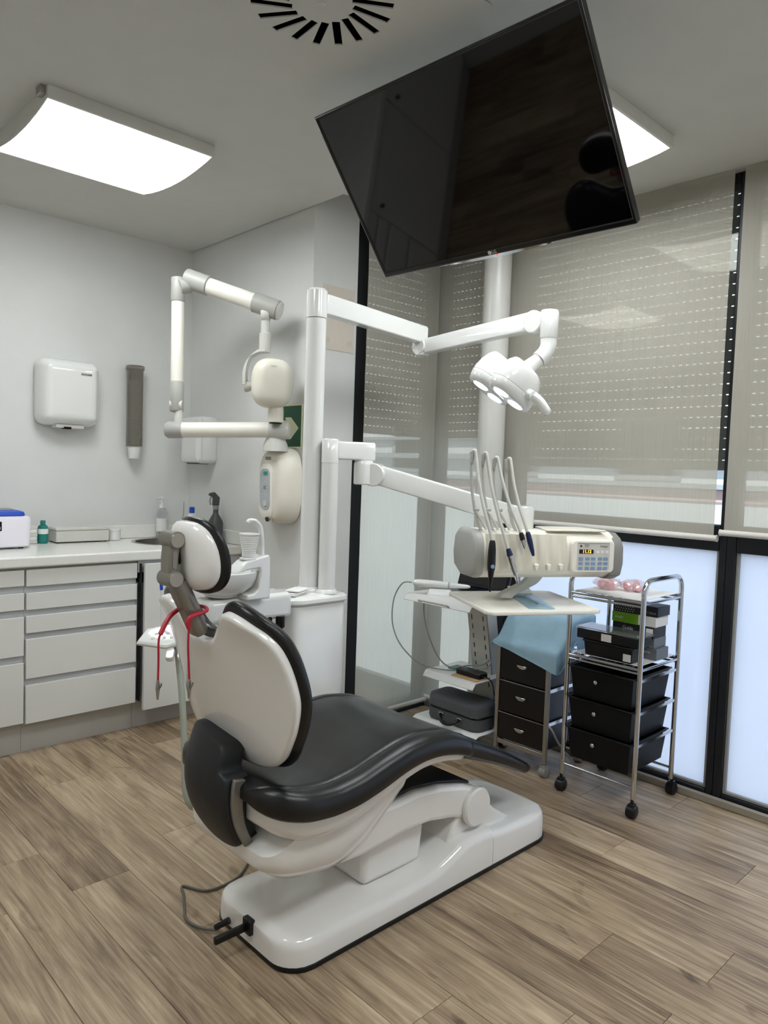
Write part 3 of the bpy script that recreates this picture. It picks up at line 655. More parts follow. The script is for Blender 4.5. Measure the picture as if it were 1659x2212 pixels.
# ================================================================== dental chair (axis along +x, centre y = YC)
YC = 1.685
def ip(tab, x):
    if x <= tab[0][0]: return tab[0][1]
    for (a, fa), (b, fb) in zip(tab, tab[1:]):
        if x <= b: return fa+(fb-fa)*(x-a)/(b-a)
    return tab[-1][1]
def sip(tab, x):
    """smooth interpolation of a table"""
    h = .025; return (ip(tab, x-h)+2*ip(tab, x)+ip(tab, x+h))/4
def loftx(xs, sect): return rings(B(), [[(x, y, z) for y, z in sect(x)] for x in xs])
def chair():
    t = thing('dental_chair', (1.7, YC, 0), 'black leather and white dental patient chair in the room centre', 'dental chair')
    fr_ = lambda n, a, b: [a+(b-a)*i/n for i in range(n+1)]
    # ---- base
    topz = [(1.12, .086), (1.6, .082), (1.72, .090), (1.80, .118), (1.86, .140), (1.99, .138)]
    topf = [(1.99, .132), (2.06, .120), (2.35, .108)]
    def hw(x):
        r = .085; w_ = .2
        for e, s in ((1.128, 1), (2.345, -1)):
            d = (x-e)*s
            if d < r: w_ -= r-math.sqrt(max(0, r*r-(r-d)**2))
        return w_
    def bsec(tab):
        def f(x):
            w_ = hw(x); z = sip(tab, x); e = min(x-1.128, 2.345-x); z -= .012*max(0, 1-e/.02)
            pts = [(w_, .014), (w_-.002, z-.03), (w_-.007, z-.012), (w_-.022, z-.001), (w_*.55, z+.004), (0, z+.006)]
            return [(YC+a, b) for a, b in pts]+[(YC-a, b) for a, b in reversed(pts[:-1])]
        return f
    ends = [1.128, 1.1295, 1.133, 1.14, 1.15, 1.165, 1.185, 1.213]
    mk('base_front', loftx(ends+fr_(30, 1.24, 1.988), bsec(topz)), 'chair_white', t, ang=50)
    mk('base_rear', loftx([1.99]+fr_(10, 2.0, 2.25)+[2.345+1.128-e for e in reversed(ends)], bsec(topf)), 'chair_white', t, ang=50)
    def fsec(x):
        w_ = hw(x)+.004; return [(YC+w_, .001), (YC+w_, .013), (YC-w_, .013), (YC-w_, .001)]
    mk('floor_plate', loftx(ends+fr_(12, 1.24, 2.25)+[2.345+1.128-e for e in reversed(ends)], fsec), 'black_plastic', t)
    # fairing and lift cover on the base
    mk('fairing', prism([(1.80, .10), (2.16, .11), (2.13, .128), (2.06, .172), (2.0, .222), (1.95, .238), (1.90, .24), (1.84, .18)], YC-.145, YC+.145), 'chair_white', t, bev=.015, seg=3)
    mk('lift_cover', prism([(1.47, .085), (1.72, .085), (1.74, .24), (1.47, .25)], YC-.11, YC+.11), 'chair_white', t, bev=.02, seg=3)
    # ---- lift arm with pivot
    arm = [(1.25, .238), (1.344, .222), (1.415, .218), (1.508, .226), (1.607, .234), (1.712, .230), (1.826, .208), (1.88, .190), (1.94, .160), (1.985, .18), (1.995, .22), (1.98, .26), (1.941, .284), (1.879, .306), (1.761, .334), (1.652, .346), (1.561, .340), (1.48, .345), (1.40, .36), (1.25, .36)]
    mk('lift_arm', prism(arm, YC-.155, YC+.155), 'chair_white', t, bev=.016, seg=3)
    for s in (-1, 1):
        mk('pivot_cap', lathe((1.933, YC+s*.156, .221), [(.066, 0), (.066, .012), (.06, .018)], 40, (0, s, 0)), 'chair_white', t)
    mk('arm_top_shade', prism([(1.56, .341), (1.652, .348), (1.761, .336), (1.879, .308), (1.93, .29), (1.93, .3), (1.879, .318), (1.761, .346), (1.652, .358), (1.56, .352)], YC-.13, YC+.13), 'soft_black', t, bev=.004)  # dark sheet standing in for the shade between seat and lift arm
    # ---- carriage (bowl under the seat)
    bb = [(1.05, .318), (1.08, .288), (1.13, .26), (1.19, .243), (1.284, .232), (1.345, .236), (1.42, .262), (1.49, .315), (1.57, .385)]
    bt = [(1.05, .352), (1.08, .365), (1.13, .392), (1.2, .398), (1.3, .395), (1.45, .425), (1.57, .45)]
    def bwsec(x):
        a, b = sip(bb, x), sip(bt, x); h = b-a; w_ = .21-.05*(1-rndb((x-1.05)/.05))-.03*max(0, (x-1.3)/.27)
        pts = [(0, a), (w_*.6, a+.002), (w_*.82, a+h*.06), (w_*.94, a+h*.25), (w_, a+h*.6), (w_, b)]
        return [(YC+p, q) for p, q in pts]+[(YC-p, q) for p, q in reversed(pts[1:])]
    rndb = lambda e: 1 if e >= 1 else math.sqrt(max(0, 1-(1-max(e, 0))**2))
    mk('carriage', loftx([1.05, 1.051, 1.054, 1.06, 1.07, 1.083, 1.10, 1.13, 1.16]+fr_(20, 1.19, 1.565), bwsec), 'chair_white', t, ang=60)
    # ---- seat shell and cushion
    ub = [(1.06, .415), (1.122, .386), (1.183, .371), (1.246, .368), (1.311, .376), (1.353, .390), (1.431, .416), (1.505, .445), (1.582, .462), (1.664, .460), (1.80, .436)]
    cbt = [(1.03, .476), (1.141, .452), (1.217, .444), (1.298, .448), (1.383, .466), (1.472, .493), (1.548, .506), (1.628, .504), (1.714, .486), (1.785, .458)]
    ct = [(1.03, .545), (1.09, .536), (1.154, .520), (1.231, .513), (1.313, .522), (1.398, .545), (1.488, .566), (1.585, .573), (1.69, .557), (1.785, .517)]
    X0, X1 = 1.022, 1.79
    def rnd(e, r):
        """0..1 quarter-circle factor at distance e from an end"""
        return 1 if e >= r else math.sqrt(max(0, 1-(1-max(e, 0)/r)**2))
    def usec(x):
        a, b = sip(ub, x), sip(cbt, x)+.012; m = (a+b)/2
        w_ = .25-.08*(1-rnd(x-1.052, .08))-.07*(1-rnd(1.80-x, .07)); q = rnd(x-1.052, .05); a = m-(m-a)*(.4+.6*q); m = (a+b)/2
        pts = [(0, a), (w_*.6, a), (w_*.86, a+.004), (w_*.97, (a+m)/2), (w_, m+.008), (w_-.004, b)]
        return [(YC+p, q) for p, q in pts]+[(YC-p, q) for p, q in reversed(pts[1:])]
    mk('seat_shell', loftx([1.052, 1.053, 1.056, 1.062, 1.07, 1.085, 1.105]+fr_(30, 1.13, 1.74)+[1.755, 1.77, 1.785, 1.795, 1.80], usec), 'chair_white', t, ang=60)
    def csec(x):
        a, b = sip(cbt, x), sip(ct, x); w_ = .275; sc = 1
        for e, r in ((X1-x, .04), (x-X0, .05)):
            q = rnd(e, r); m = a+(b-a)*.45; b = m+(b-m)*(.25+.75*q); a = m+(a-m)*(.35+.65*q)
        w_ -= .115*(1-rnd(x-X0, .12))+.04*(1-rnd(X1-x, .045))
        h = b-a
        pts = [(0, a+.01), (w_*.8, a+.004), (w_*.965, a), (w_*1.0, a+h*.1), (w_*1.01, a+h*.4), (w_*1.0, a+h*.70), (w_*.972, a+h*.90), (w_*.91, b), (w_*.84, b+.004), (w_*.79, b+.001), (w_*.775, b-.002), (w_*.76, b+.001), (w_*.7, b+.003), (w_*.45, b+.001), (w_*.2, b-.003), (0, b-.004)]
        return [(YC+p, q) for p, q in pts]+[(YC-p, q) for p, q in reversed(pts[1:-1])]
    mk('seat_cushion', loftx([X0+d for d in (0, .001, .004, .009, .016, .026, .04, .055, .072, .09)]+fr_(36, 1.13, 1.735)+[1.75, 1.762, 1.773, 1.781, 1.787, 1.79], csec), 'leather', t, ang=70)
    # ---- footrest flap
    fx = [(1.775, .505, .435, .2), (1.86, .476, .41, .2), (1.95, .438, .375, .197), (2.05, .392, .335, .192), (2.14, .345, .292, .185), (2.21, .306, .262, .176), (2.235, .292, .262, .168), (2.24, .282, .27, .16)]
    R = []
    for x, zt, zb, w_ in fx:
        h = zt-zb; pts = [(0, zb), (w_*.9, zb), (w_*.98, zb+h*.2), (w_, zb+h*.6), (w_*.97, zt-h*.08), (w_*.9, zt), (0, zt+.002)]
        R.append([(x, YC+p, q) for p, q in pts]+[(x, YC-p, q) for p, q in reversed(pts[1:-1])])
    mk('footrest', rings(B(), R), 'leather', t, ang=55)
    # ---- backrest
    half = [(0, .890), (.03, .893), (.062, .908), (.095, .944), (.122, .973), (.15, .984), (.185, .979), (.22, .964), (.25, .944), (.27, .92), (.282, .89), (.291, .835), (.292, .765), (.274, .70), (.25, .65), (.215, .60), (.165, .568), (.1, .552), (0, .545)]
    hp = [tuple(p) for p in smooth([(a, b) for a, b in half], 4)]
    hp = [(p[0], p[1]) for p in hp]
    out = [(-a, b) for a, b in hp]+[(a, b) for a, b in reversed(hp[1:-1])]
    def bsurf(p, o):
        y, z = p[0], p[1]; K = sip([(.55, .02), (.6, .024), (.65, .034), (.69, .042), (.76, .051), (.84, .055), (.9, .053), (.945, .042), (.97, .015), (.985, .0)], z)
        x = 1.084-(z-.546)/3+K*(y/.28)**2+.03*max(0, (.64-z)/.1)**2*.3
        nrm = V(.93, -2*K*y/.28**2*.93, .31).normalized()
        return V(x, YC+.01+y, z)+nrm*o
    mk('back_shell', pad(out, bsurf, [(.012, 0), (.004, .002), (0, .008), (0, .024), (.01, .026)], scales=(.85, .65, .45, .25)), 'chair_white', t, ang=60)
    mk('back_cushion', pad(out, bsurf, [(.004, .024), (-.010, .028), (-.017, .038), (-.017, .048), (-.008, .062), (.02, .072), (.05, .076)], scales=(.85, .65, .45, .25)), 'leather', t, ang=70)
    # ---- lumbar cover
    Pl = [(-.01, .622), (-.045, .614), (-.062, .59), (-.066, .556), (-.085, .548), (-.098, .53), (-.102, .45), (-.098, .39), (-.084, .352), (-.045, .335), (0, .33), (.05, .338), (.10, .37), (.13, .42), (.148, .50), (.155, .58), (.155, .620), (.11, .632), (.04, .628)]
    Pl = [(p[0], p[1]) for p in smooth([*Pl, Pl[0]], 3)[:-1]]
    bc = [(.30, 1.065), (.35, 1.025), (.41, .988), (.47, .972), (.53, .974), (.59, .992), (.64, 1.014), (.68, 1.03)]
    def lsurf(p, o):
        y, z = p[0], p[1]; x = sip(bc, z)+.02*abs(y/.12)**2.4
        return V(x+o, YC+y, z)
    mk('lumbar_cover', pad(Pl, lsurf, [(.006, 0), (.001, .003), (0, .010), (.002, .07), (.03, .08)], scales=(.85, .65, .45, .2)), 'soft_black', t, ang=60)
    tr = []
    for i in range(13):
        z = .548-.225*i/12; q = i/12; y = -.108+.016*q**3; x = sip(bc, z)+.026
        tr.append([(x, YC+y+.006, z), (x, YC+y-.006, z-.002), (x+.034, YC+y-.006, z-.008), (x+.034, YC+y+.008, z-.008)])
    mk('side_trim', rings(B(), tr), 'taupe_metal', t, bev=.003)
    # ---- neck stem, links and headrest
    st = []
    for k, (x, z, w_, d) in enumerate(((.962, .912, .022, .016), (.955, .925, .026, .020), (.93, .98, .027, .021), (.905, 1.03, .027, .021), (.893, 1.052, .024, .018))):
        st.append([(x+dx*math.cos(.45), YC+y, z+dx*math.sin(.45)) for y, dx in ((w_*p, d*q) for p, q in ((1, -.5), (.75, -1), (-.75, -1), (-1, -.5), (-1, .5), (-.75, 1), (.75, 1), (1, .5)))])
    mk('neck_stem', rings(B(), st), 'taupe_metal', t, bev=.003)
    H0, H1 = V(.876, YC, 1.062), V(.878, YC, 1.16)
    for nm, p, r in (('lower_hinge', H0, .0215), ('upper_hinge', H1, .0215)):
        h = mk(nm, lathe(p+V(0, -.032, 0), [(r-.002, 0), (r, .002), (r, .062), (r-.002, .064)], 32, (0, 1, 0)), 'taupe_metal', t, ang=25)
        mk('hinge_cap', lathe(p+V(0, -.0335, 0), [(r*.82, 0), (r*.86, .002)], 32, (0, 1, 0)), 'satin_metal', h)
    mk('hinge_link', prism([(.861, 1.07), (.889, 1.07), (.886, 1.11), (.892, 1.155), (.864, 1.155), (.86, 1.11)], YC-.024, YC+.024), 'taupe_metal', t, bev=.005, seg=3)
    mk('release_button', prism(rrect(.011, .045, .0053, 5, (.875, 1.11)), YC-.0275, YC-.023), 'mid_grey', t, bev=.001)
    hh = [(0, 1.207), (.045, 1.203), (.076, 1.185), (.094, 1.15), (.100, 1.11), (.095, 1.07), (.076, 1.043), (.042, 1.031), (0, 1.029)]
    hq = [(p[0], p[1]) for p in smooth([(a, b) for a, b in hh], 3)]
    ho = [(-a, b) for a, b in hq]+[(a, b) for a, b in reversed(hq[1:-1])]
    def hsurf(p, o):
        y, z = p[0], p[1]; x = .905+.03*(y/.105)**2-(z-1.12)*.12-.02*max(0, 1-((z-1.12)/.09)**2)*(1-(y/.105)**2)*.4
        return V(x+o, YC+y, z)
    mk('headrest_shell', pad(ho, hsurf, [(.028, 0), (.012, .004), (.003, .012), (0, .024), (.006, .034)], scales=(.8, .55, .3)), 'chair_white', t, ang=60)
    mk('headrest_cushion', pad(ho, hsurf, [(.004, .030), (-.005, .032), (-.009, .038), (-.008, .045), (0, .052), (.03, .056)], scales=(.75, .45)), 'leather', t, ang=70)
    mk('hinge_recess', pad(rrect(.03, .07, .013, 5, (YC+.005, 1.13)), lambda p, o: V(.893+o, p[0], p[1]), [(0, 0), (0, .012)], scales=(.5,)), 'black_plastic', t)
    # ---- emergency lever on the base end
    mk('foot_lever', add(box(B(), (1.02, YC-.016, .052), (1.135, YC-.002, .072)), box(B(), (1.116, YC-.034, .045), (1.134, YC+.004, .088))), 'black_plastic', t, bev=.003)
chair()
bib = thing('bib_chain', (.88, YC, .75), 'red bib cord with two metal clips hung round the headrest stem', 'bib clip')
mk('strap', tube(smooth([(.862, YC+.02, .918), (.888, YC+.028, .955), (.918, YC+.036, .972), (.94, YC+.037, .972)], 4), [.0062]*13, 8), 'red', bib)
mk('strap', tube(smooth([(.94, YC-.037, .972), (.915, YC-.040, .968), (.905, YC-.040, .955), (.908, YC-.041, .94)], 4), [.0062]*13, 8), 'red', bib)
mk('strap_front', tube(smooth([(.94, YC-.037, .972), (.962, YC-.034, .978), (.972, YC, .98), (.962, YC+.034, .978), (.94, YC+.037, .972)], 4), .005, 8), 'red', bib)
for s, pts in ((1, [(.862, YC+.02, .918), (.858, YC+.02, .90), (.858, YC+.019, .85), (.857, YC+.018, .802)]), (-1, [(.908, YC-.041, .94), (.906, YC-.042, .90), (.908, YC-.043, .85), (.91, YC-.044, .81)])):
    mk('cord', tube(smooth(pts, 4), .0028, 8), 'red', bib)
    p = V(*pts[-1])
    c = mk('clip', rings(B(), [[p+V(*q) for q in ((-.003, -.003, 0), (.003, -.003, 0), (.003, .003, 0), (-.003, .003, 0))], [p+V(*q) for q in ((-.005, -.004, -.02), (.005, -.004, -.02), (.005, .004, -.02), (-.005, .004, -.02))], [p+V(*q) for q in ((-.0015, -.003, -.05), (.0015, -.003, -.05), (.0015, .003, -.05), (-.0015, .003, -.05))]]), 'steel', bib, bev=.001)
    mk('clip_lever', tube([p+V(0, -.003, -.024), p+V(.004, -.010, -.012), p+V(.004, -.011, -.006)], .0022, 8), 'steel', c)
cb_ = [(1.39, 2.06, .006), (1.30, 1.99, .006), (1.22, 1.975, .006), (1.168, 1.99, .006), (1.132, 2.055, .006), (1.11, 2.01, .006), (1.08, 1.95, .006), (1.055, 1.89, .006), (1.063, 1.832, .008), (1.09, 1.785, .012), (1.10, 1.775, .025)]
cbl = thing('power_cable', (1.1, 1.9, 0), 'thin grey cable looping on the floor beside the chair base', 'cable')
mk('wire', tube(smooth(cb_, 6), .0042, 8), 'cable_dark', cbl)
mk('plug', tube([(1.088, 1.785, .02), (1.117, 1.757, .042)], [.008, .010], 10), 'black_plastic', cbl)
# ================================================================== water unit with spittoon and posts
def unit():
    t = thing('dental_unit', (1.85, 2.37, 0), 'white dental water unit cabinet with spittoon and two posts', 'dental unit')
    P = rrect(.285, .24, .055, 6, (1.852, 2.40))
    mk('cabinet', pad(P, lambda p, o: V(p[0], p[1], o), [(.006, .0), (.002, .01), (0, .4), (0, .80), (.004, .806)], scales=(.8, .4)), 'gloss_white', t)
    mk('top_cover', pad(P, lambda p, o: V(p[0], p[1], o), [(.0, .806), (-.008, .808), (-.012, .815), (-.010, .828), (.002, .838), (.02, .841)], scales=(.8, .4)), 'gloss_white', t)
    mk('side_seam', box(B(), (1.7085, 2.352, .1), (1.7105, 2.3545, .80)), 'mid_grey', t)
    p1, p2 = V(1.872, 2.40, .84), V(1.905, 2.325, .84)
    mk('lamp_post', cyl(p1, (p1.x, p1.y, 1.955), .0415, 40), 'gloss_white', t)
    mk('post_collar', lathe(p1, [(.056, 0), (.055, .01), (.046, .022)], 40), 'gloss_white', t)
    mk('tray_post', cyl(p2, (p2.x, p2.y, 1.372), .035, 40), 'gloss_white', t)
    mk('post_collar', lathe(p2, [(.047, 0), (.046, .008), (.039, .016)], 40), 'gloss_white', t)
    # spittoon support arm
    mk('spittoon_arm', prism([(1.34, .775), (1.705, .765), (1.705, .868), (1.34, .862)], 2.28, 2.41, lambda p, y: (p[0], y, p[1])), 'gloss_white', t, bev=.022, seg=4)
    bc_ = V(1.465, 2.325, .865)
    mk('spittoon_bowl', lathe(bc_, [(.05, 0), (.062, .006), (.062, .012), (.085, .02), (.115, .045), (.128, .075), (.131, .098), (.127, .1), (.123, .078), (.108, .05), (.06, .03), (.01, .026)], 48), 'gloss_white', t)
    mk('bowl_drain', lathe(bc_+V(0, 0, .027), [(.022, 0), (.022, .004), (.012, .005)], 20), 'chrome', t)
    tw = [(1.505, .862), (1.605, .862), (1.603, 1.01), (1.598, 1.025), (1.50, 1.005), (1.475, .985), (1.462, .962), (1.50, .972), (1.555, .978), (1.562, .965), (1.553, .90), (1.535, .885), (1.505, .882)]
    mk('cup_tower', prism(tw, 2.215, 2.285), 'gloss_white', t, bev=.006, seg=3)
    mk('cup_stand', lathe((1.53, 2.25, 1.008), [(.034, 0), (.034, .006), (.03, .008)], 28), 'gloss_white', t)
    fa = smooth([(1.585, 2.25, 1.02), (1.583, 2.25, 1.08), (1.575, 2.25, 1.125), (1.55, 2.25, 1.148), (1.528, 2.25, 1.15), (1.522, 2.25, 1.143)], 5)
    mk('cup_filler', tube(fa, [.011]*6+[.010]*10+[.008]*(len(fa)-16), 12), 'gloss_white', t)
    for c in t.children:
        if c.name.split('.')[0] in ('spittoon_bowl', 'bowl_drain', 'cup_tower', 'cup_stand', 'cup_filler'): c.location += V(-.04, .02, 0)
    # suction hoses below the arm
    for x, y in ((1.60, 2.30), (1.645, 2.28)):
        h = mk('hose_socket', lathe((x, y, .735), [(.016, 0), (.018, .004), (.018, .045)], 20), 'black_plastic', t)
        mk('suction_hose', tube(smooth([(x, y, .74), (x, y, .55), (x-.02, y+.01, .3), (x+.03, y+.04, .16)], 6), .011, 12), 'mid_grey', t)
    # assistant holder
    mk('assistant_bar', tube(smooth([(1.40, 2.36, .80), (1.33, 2.38, .77), (1.26, 2.40, .735)], 4), .018, 14), 'gloss_white', t)
    AM = Matrix.Translation((1.215, 2.405, .735)) @ Matrix.Rotation(math.radians(36), 4, V(.724, -.69, 0)) @ Matrix.Rotation(math.radians(-38), 4, 'Z')
    P2 = [(-.075, -.035), (.03, -.06), (.075, -.045), (.085, .04), (.03, .05), (-.05, .03)]
    mk('assistant_panel', pad(P2, lambda p, o: AM @ V(p[0], p[1], o), [(.008, -.012), (0, -.004), (0, .006), (.006, .012), (.012, .013)], scales=(.5,)), 'gloss_white', t)
    for x, y in ((-.02, -.02), (.0, -.025), (-.01, .0), (.02, -.02), (.03, 0), (.045, -.02)):
        mk('key', pad(rrect(.013, .011, .003, 3, (x, y)), lambda p, o: AM @ V(p[0], p[1], o), [(0, .012), (.001, .0145)], scales=(.5,)), 'light_grey', t)
    for x in (.045, .085): mk('hose_clip', pad(rrect(.03, .05, .01, 3, (x, -.075)), lambda p, o: AM @ V(p[0], p[1], o), [(.003, -.025), (0, -.015), (.003, -.004)], scales=(.5,)), 'gloss_white', t)
    mk('suction_tip', tube([(1.215, 2.405, .945), (1.218, 2.405, .90)], [.0055, .006], 10), 'blue', t)
    mk('suction_handle', tube([(1.218, 2.405, .90), (1.225, 2.405, .75)], [.005, .006], 10), 'gloss_white', t)
    mk('assistant_hose', tube(smooth([(1.255, 2.36, .72), (1.265, 2.335, .55), (1.272, 2.32, .36), (1.275, 2.315, .2), (1.295, 2.31, .13), (1.34, 2.33, .11), (1.45, 2.38, .14), (1.6, 2.42, .2), (1.715, 2.42, .25)], 6), .0115, 12), 'hose', t)
unit()
cup = thing('plastic_cup', (1.49, 2.27, 1.017), 'white ribbed plastic cup standing on the spittoon tower', 'cup')
prof = [(.024, 0)]
for k in range(10): prof += [(.0255+.0010*k, .012+.0065*k), (.0247+.0010*k, .0145+.0065*k)]
prof += [(.0365, .082), (.0385, .084), (.0375, .086), (.0345, .083), (.0235, .003)]
mk('wall', lathe((1.49, 2.27, 1.017), prof, 32), 'cup_plastic', cup)
npk = thing('folded_napkin', (1.763, 2.352, .842), 'folded white paper towel on top of the unit cabinet', 'napkin')
NM = Matrix.Translation((1.763, 2.352, .8425)) @ Matrix.Rotation(math.radians(-62), 4, 'Z')
for k in range(3):
    mk('layer', pad(rrect(.062, .115-.008*k, .008, 3), lambda p, o: NM @ V(p[0]+.003*k, p[1]+.004*k, o+.006*k+.004*abs(p[1])/.06*(k == 2)), [(.001, .0003), (0, .002), (.002, .0055)], scales=(.6,)), 'paper', npk)
# ================================================================== operating lamp
def lamp():
    t = thing('operating_lamp', (1.872, 2.40, 1.957), 'white dental operating lamp on a two part swing arm', 'lamp')
    A = V(1.872, 2.40, 0)
    mk('swivel_sleeve', lathe(A+V(0, 0, 1.958), [(.0425, 0), (.0425, .108), (.036, .116), (.01, .119)], 40), 'gloss_white', t)
    a0, a1 = V(1.905, 2.403, 2.022), V(2.575, 2.462, 2.000)
    def beam(p, q, h0, h1, w0, w1):
        d = (q-p).normalized(); s = d.cross(V(0, 0, 1)).normalized(); u = s.cross(d); R = []
        for k in range(2):
            c = (p, q)[k]; h, w_ = (h0, h1)[k]/2, (w0, w1)[k]/2
            R.append([c+s*w_-u*h, c+s*w_+u*h*.7, c+s*w_*.7+u*h, c-s*w_*.7+u*h, c-s*w_+u*h*.7, c-s*w_-u*h])
        return rings(B(), R)
    mk('arm_fixed', beam(a0, a1, .085, .085, .05, .05), 'gloss_white', t, bev=.006, seg=3)
    k0 = V(2.556, 2.455, 1.955)
    mk('elbow', lathe((k0.x, k0.y, 1.90), [(.03, 0), (.034, .004), (.034, .05), (.03, .058)], 28), 'gloss_white', t)
    mk('elbow_cheek', lathe(k0+V(.0, -.0, -.012), [(.036, -.034), (.04, -.03), (.04, .03), (.036, .034)], 28, (1, .02, 0)), 'gloss_white', t)
    b0, b1 = V(2.556, 2.45, 1.942), V(2.545, 1.80, 1.985)
    mk('arm_spring', beam(b0+(b1-b0)*.04, b1, .072, .078, .046, .05), 'gloss_white', t, bev=.006, seg=3)
    e = V(2.542, 1.775, 1.965)
    mk('arm_end_cheek', lathe(b1+V(0, .0, -.008), [(.042, -.034), (.046, -.03), (.046, .03), (.042, .034)], 30, (1, .02, 0)), 'gloss_white', t)
    mk('arm_end', lathe(V(2.541, 1.735, 1.905), [(.034, 0), (.036, .004), (.038, .10), (.034, .112)], 32), 'gloss_white', t)
    nk = smooth([(2.541, 1.735, 1.906), (2.541, 1.735, 1.875), (2.53, 1.742, 1.845), (2.51, 1.755, 1.82)], 5)
    mk('neck', tube(nk, .033, 26), 'gloss_white', t)
    # lamp head: two lobed shells side by side, lenses underneath
    Hc = V(2.392, 1.832, 1.712)
    ax = V(-.395, .31, -.859).normalized(); sx = V(.121, .967, .216); sx = (sx-ax*sx.dot(ax)).normalized(); sy = ax.cross(sx)
    if sy.x < 0: sy = -sy
    e0 = V(*nk[-1]); e1 = Hc-ax*.055+sy*.03
    mk('head_stem', tube([e0, e0*.6+e1*.4, e1], [.027, .03, .04], 24), 'gloss_white', t)
    for s in (-1, 1):
        c = Hc+sx*(.062*s)
        P = [(.066*math.copysign(abs(math.cos(a))**.9, math.cos(a)), .118*math.copysign(abs(math.sin(a))**.9, math.sin(a))) for a in (2*PI*k/36 for k in range(36))]
        f = lambda p, o, c=c: c+sx*p[0]+sy*p[1]+ax*o
        mk('shell', pad(P, f, [(.052, -.098), (.036, -.091), (.02, -.072), (.008, -.042), (.001, -.008), (0, .008)], scales=(.5,)), 'gloss_white', t, ang=60)
        mk('lower_rim', pad(P, f, [(.001, .0085), (-.0005, .011), (.003, .035), (.008, .05), (.014, .052)], scales=(.6,)), 'gloss_white', t, ang=60)
        for q in (-1, 1):
            mk('led_lens', pad([(.032*math.cos(2*PI*k/24), .036*math.sin(2*PI*k/24)+q*.05) for k in range(24)], f, [(.0, .0522), (.003, .0555)], scales=(.5,)), 'led', t)
    mk('bridge', pad(rrect(.07, .12, .02, 4), lambda p, o: Hc+sx*p[0]+sy*p[1]+ax*o, [(.012, -.07), (0, -.045), (0, .044), (.004, .047)], scales=(.5,)), 'gloss_white', t)
    hp_ = Hc-sx*.13+ax*.002+sy*.022
    h1 = V(2.432, 1.644, 1.589)
    mk('handle_joint', tube([hp_+sx*.02, hp_-sx*.022], [.022, .018], 20), 'gloss_white', t)
    hp_ = hp_-sx*.018
    mk('handle', tube(smooth([hp_, hp_*.5+h1*.5+V(0, 0, .008), h1], 5), [.018, .0185, .0188, .019, .019, .0188, .0185, .018, .0175, .0165, .010], 18), 'gloss_white', t)
lamp()
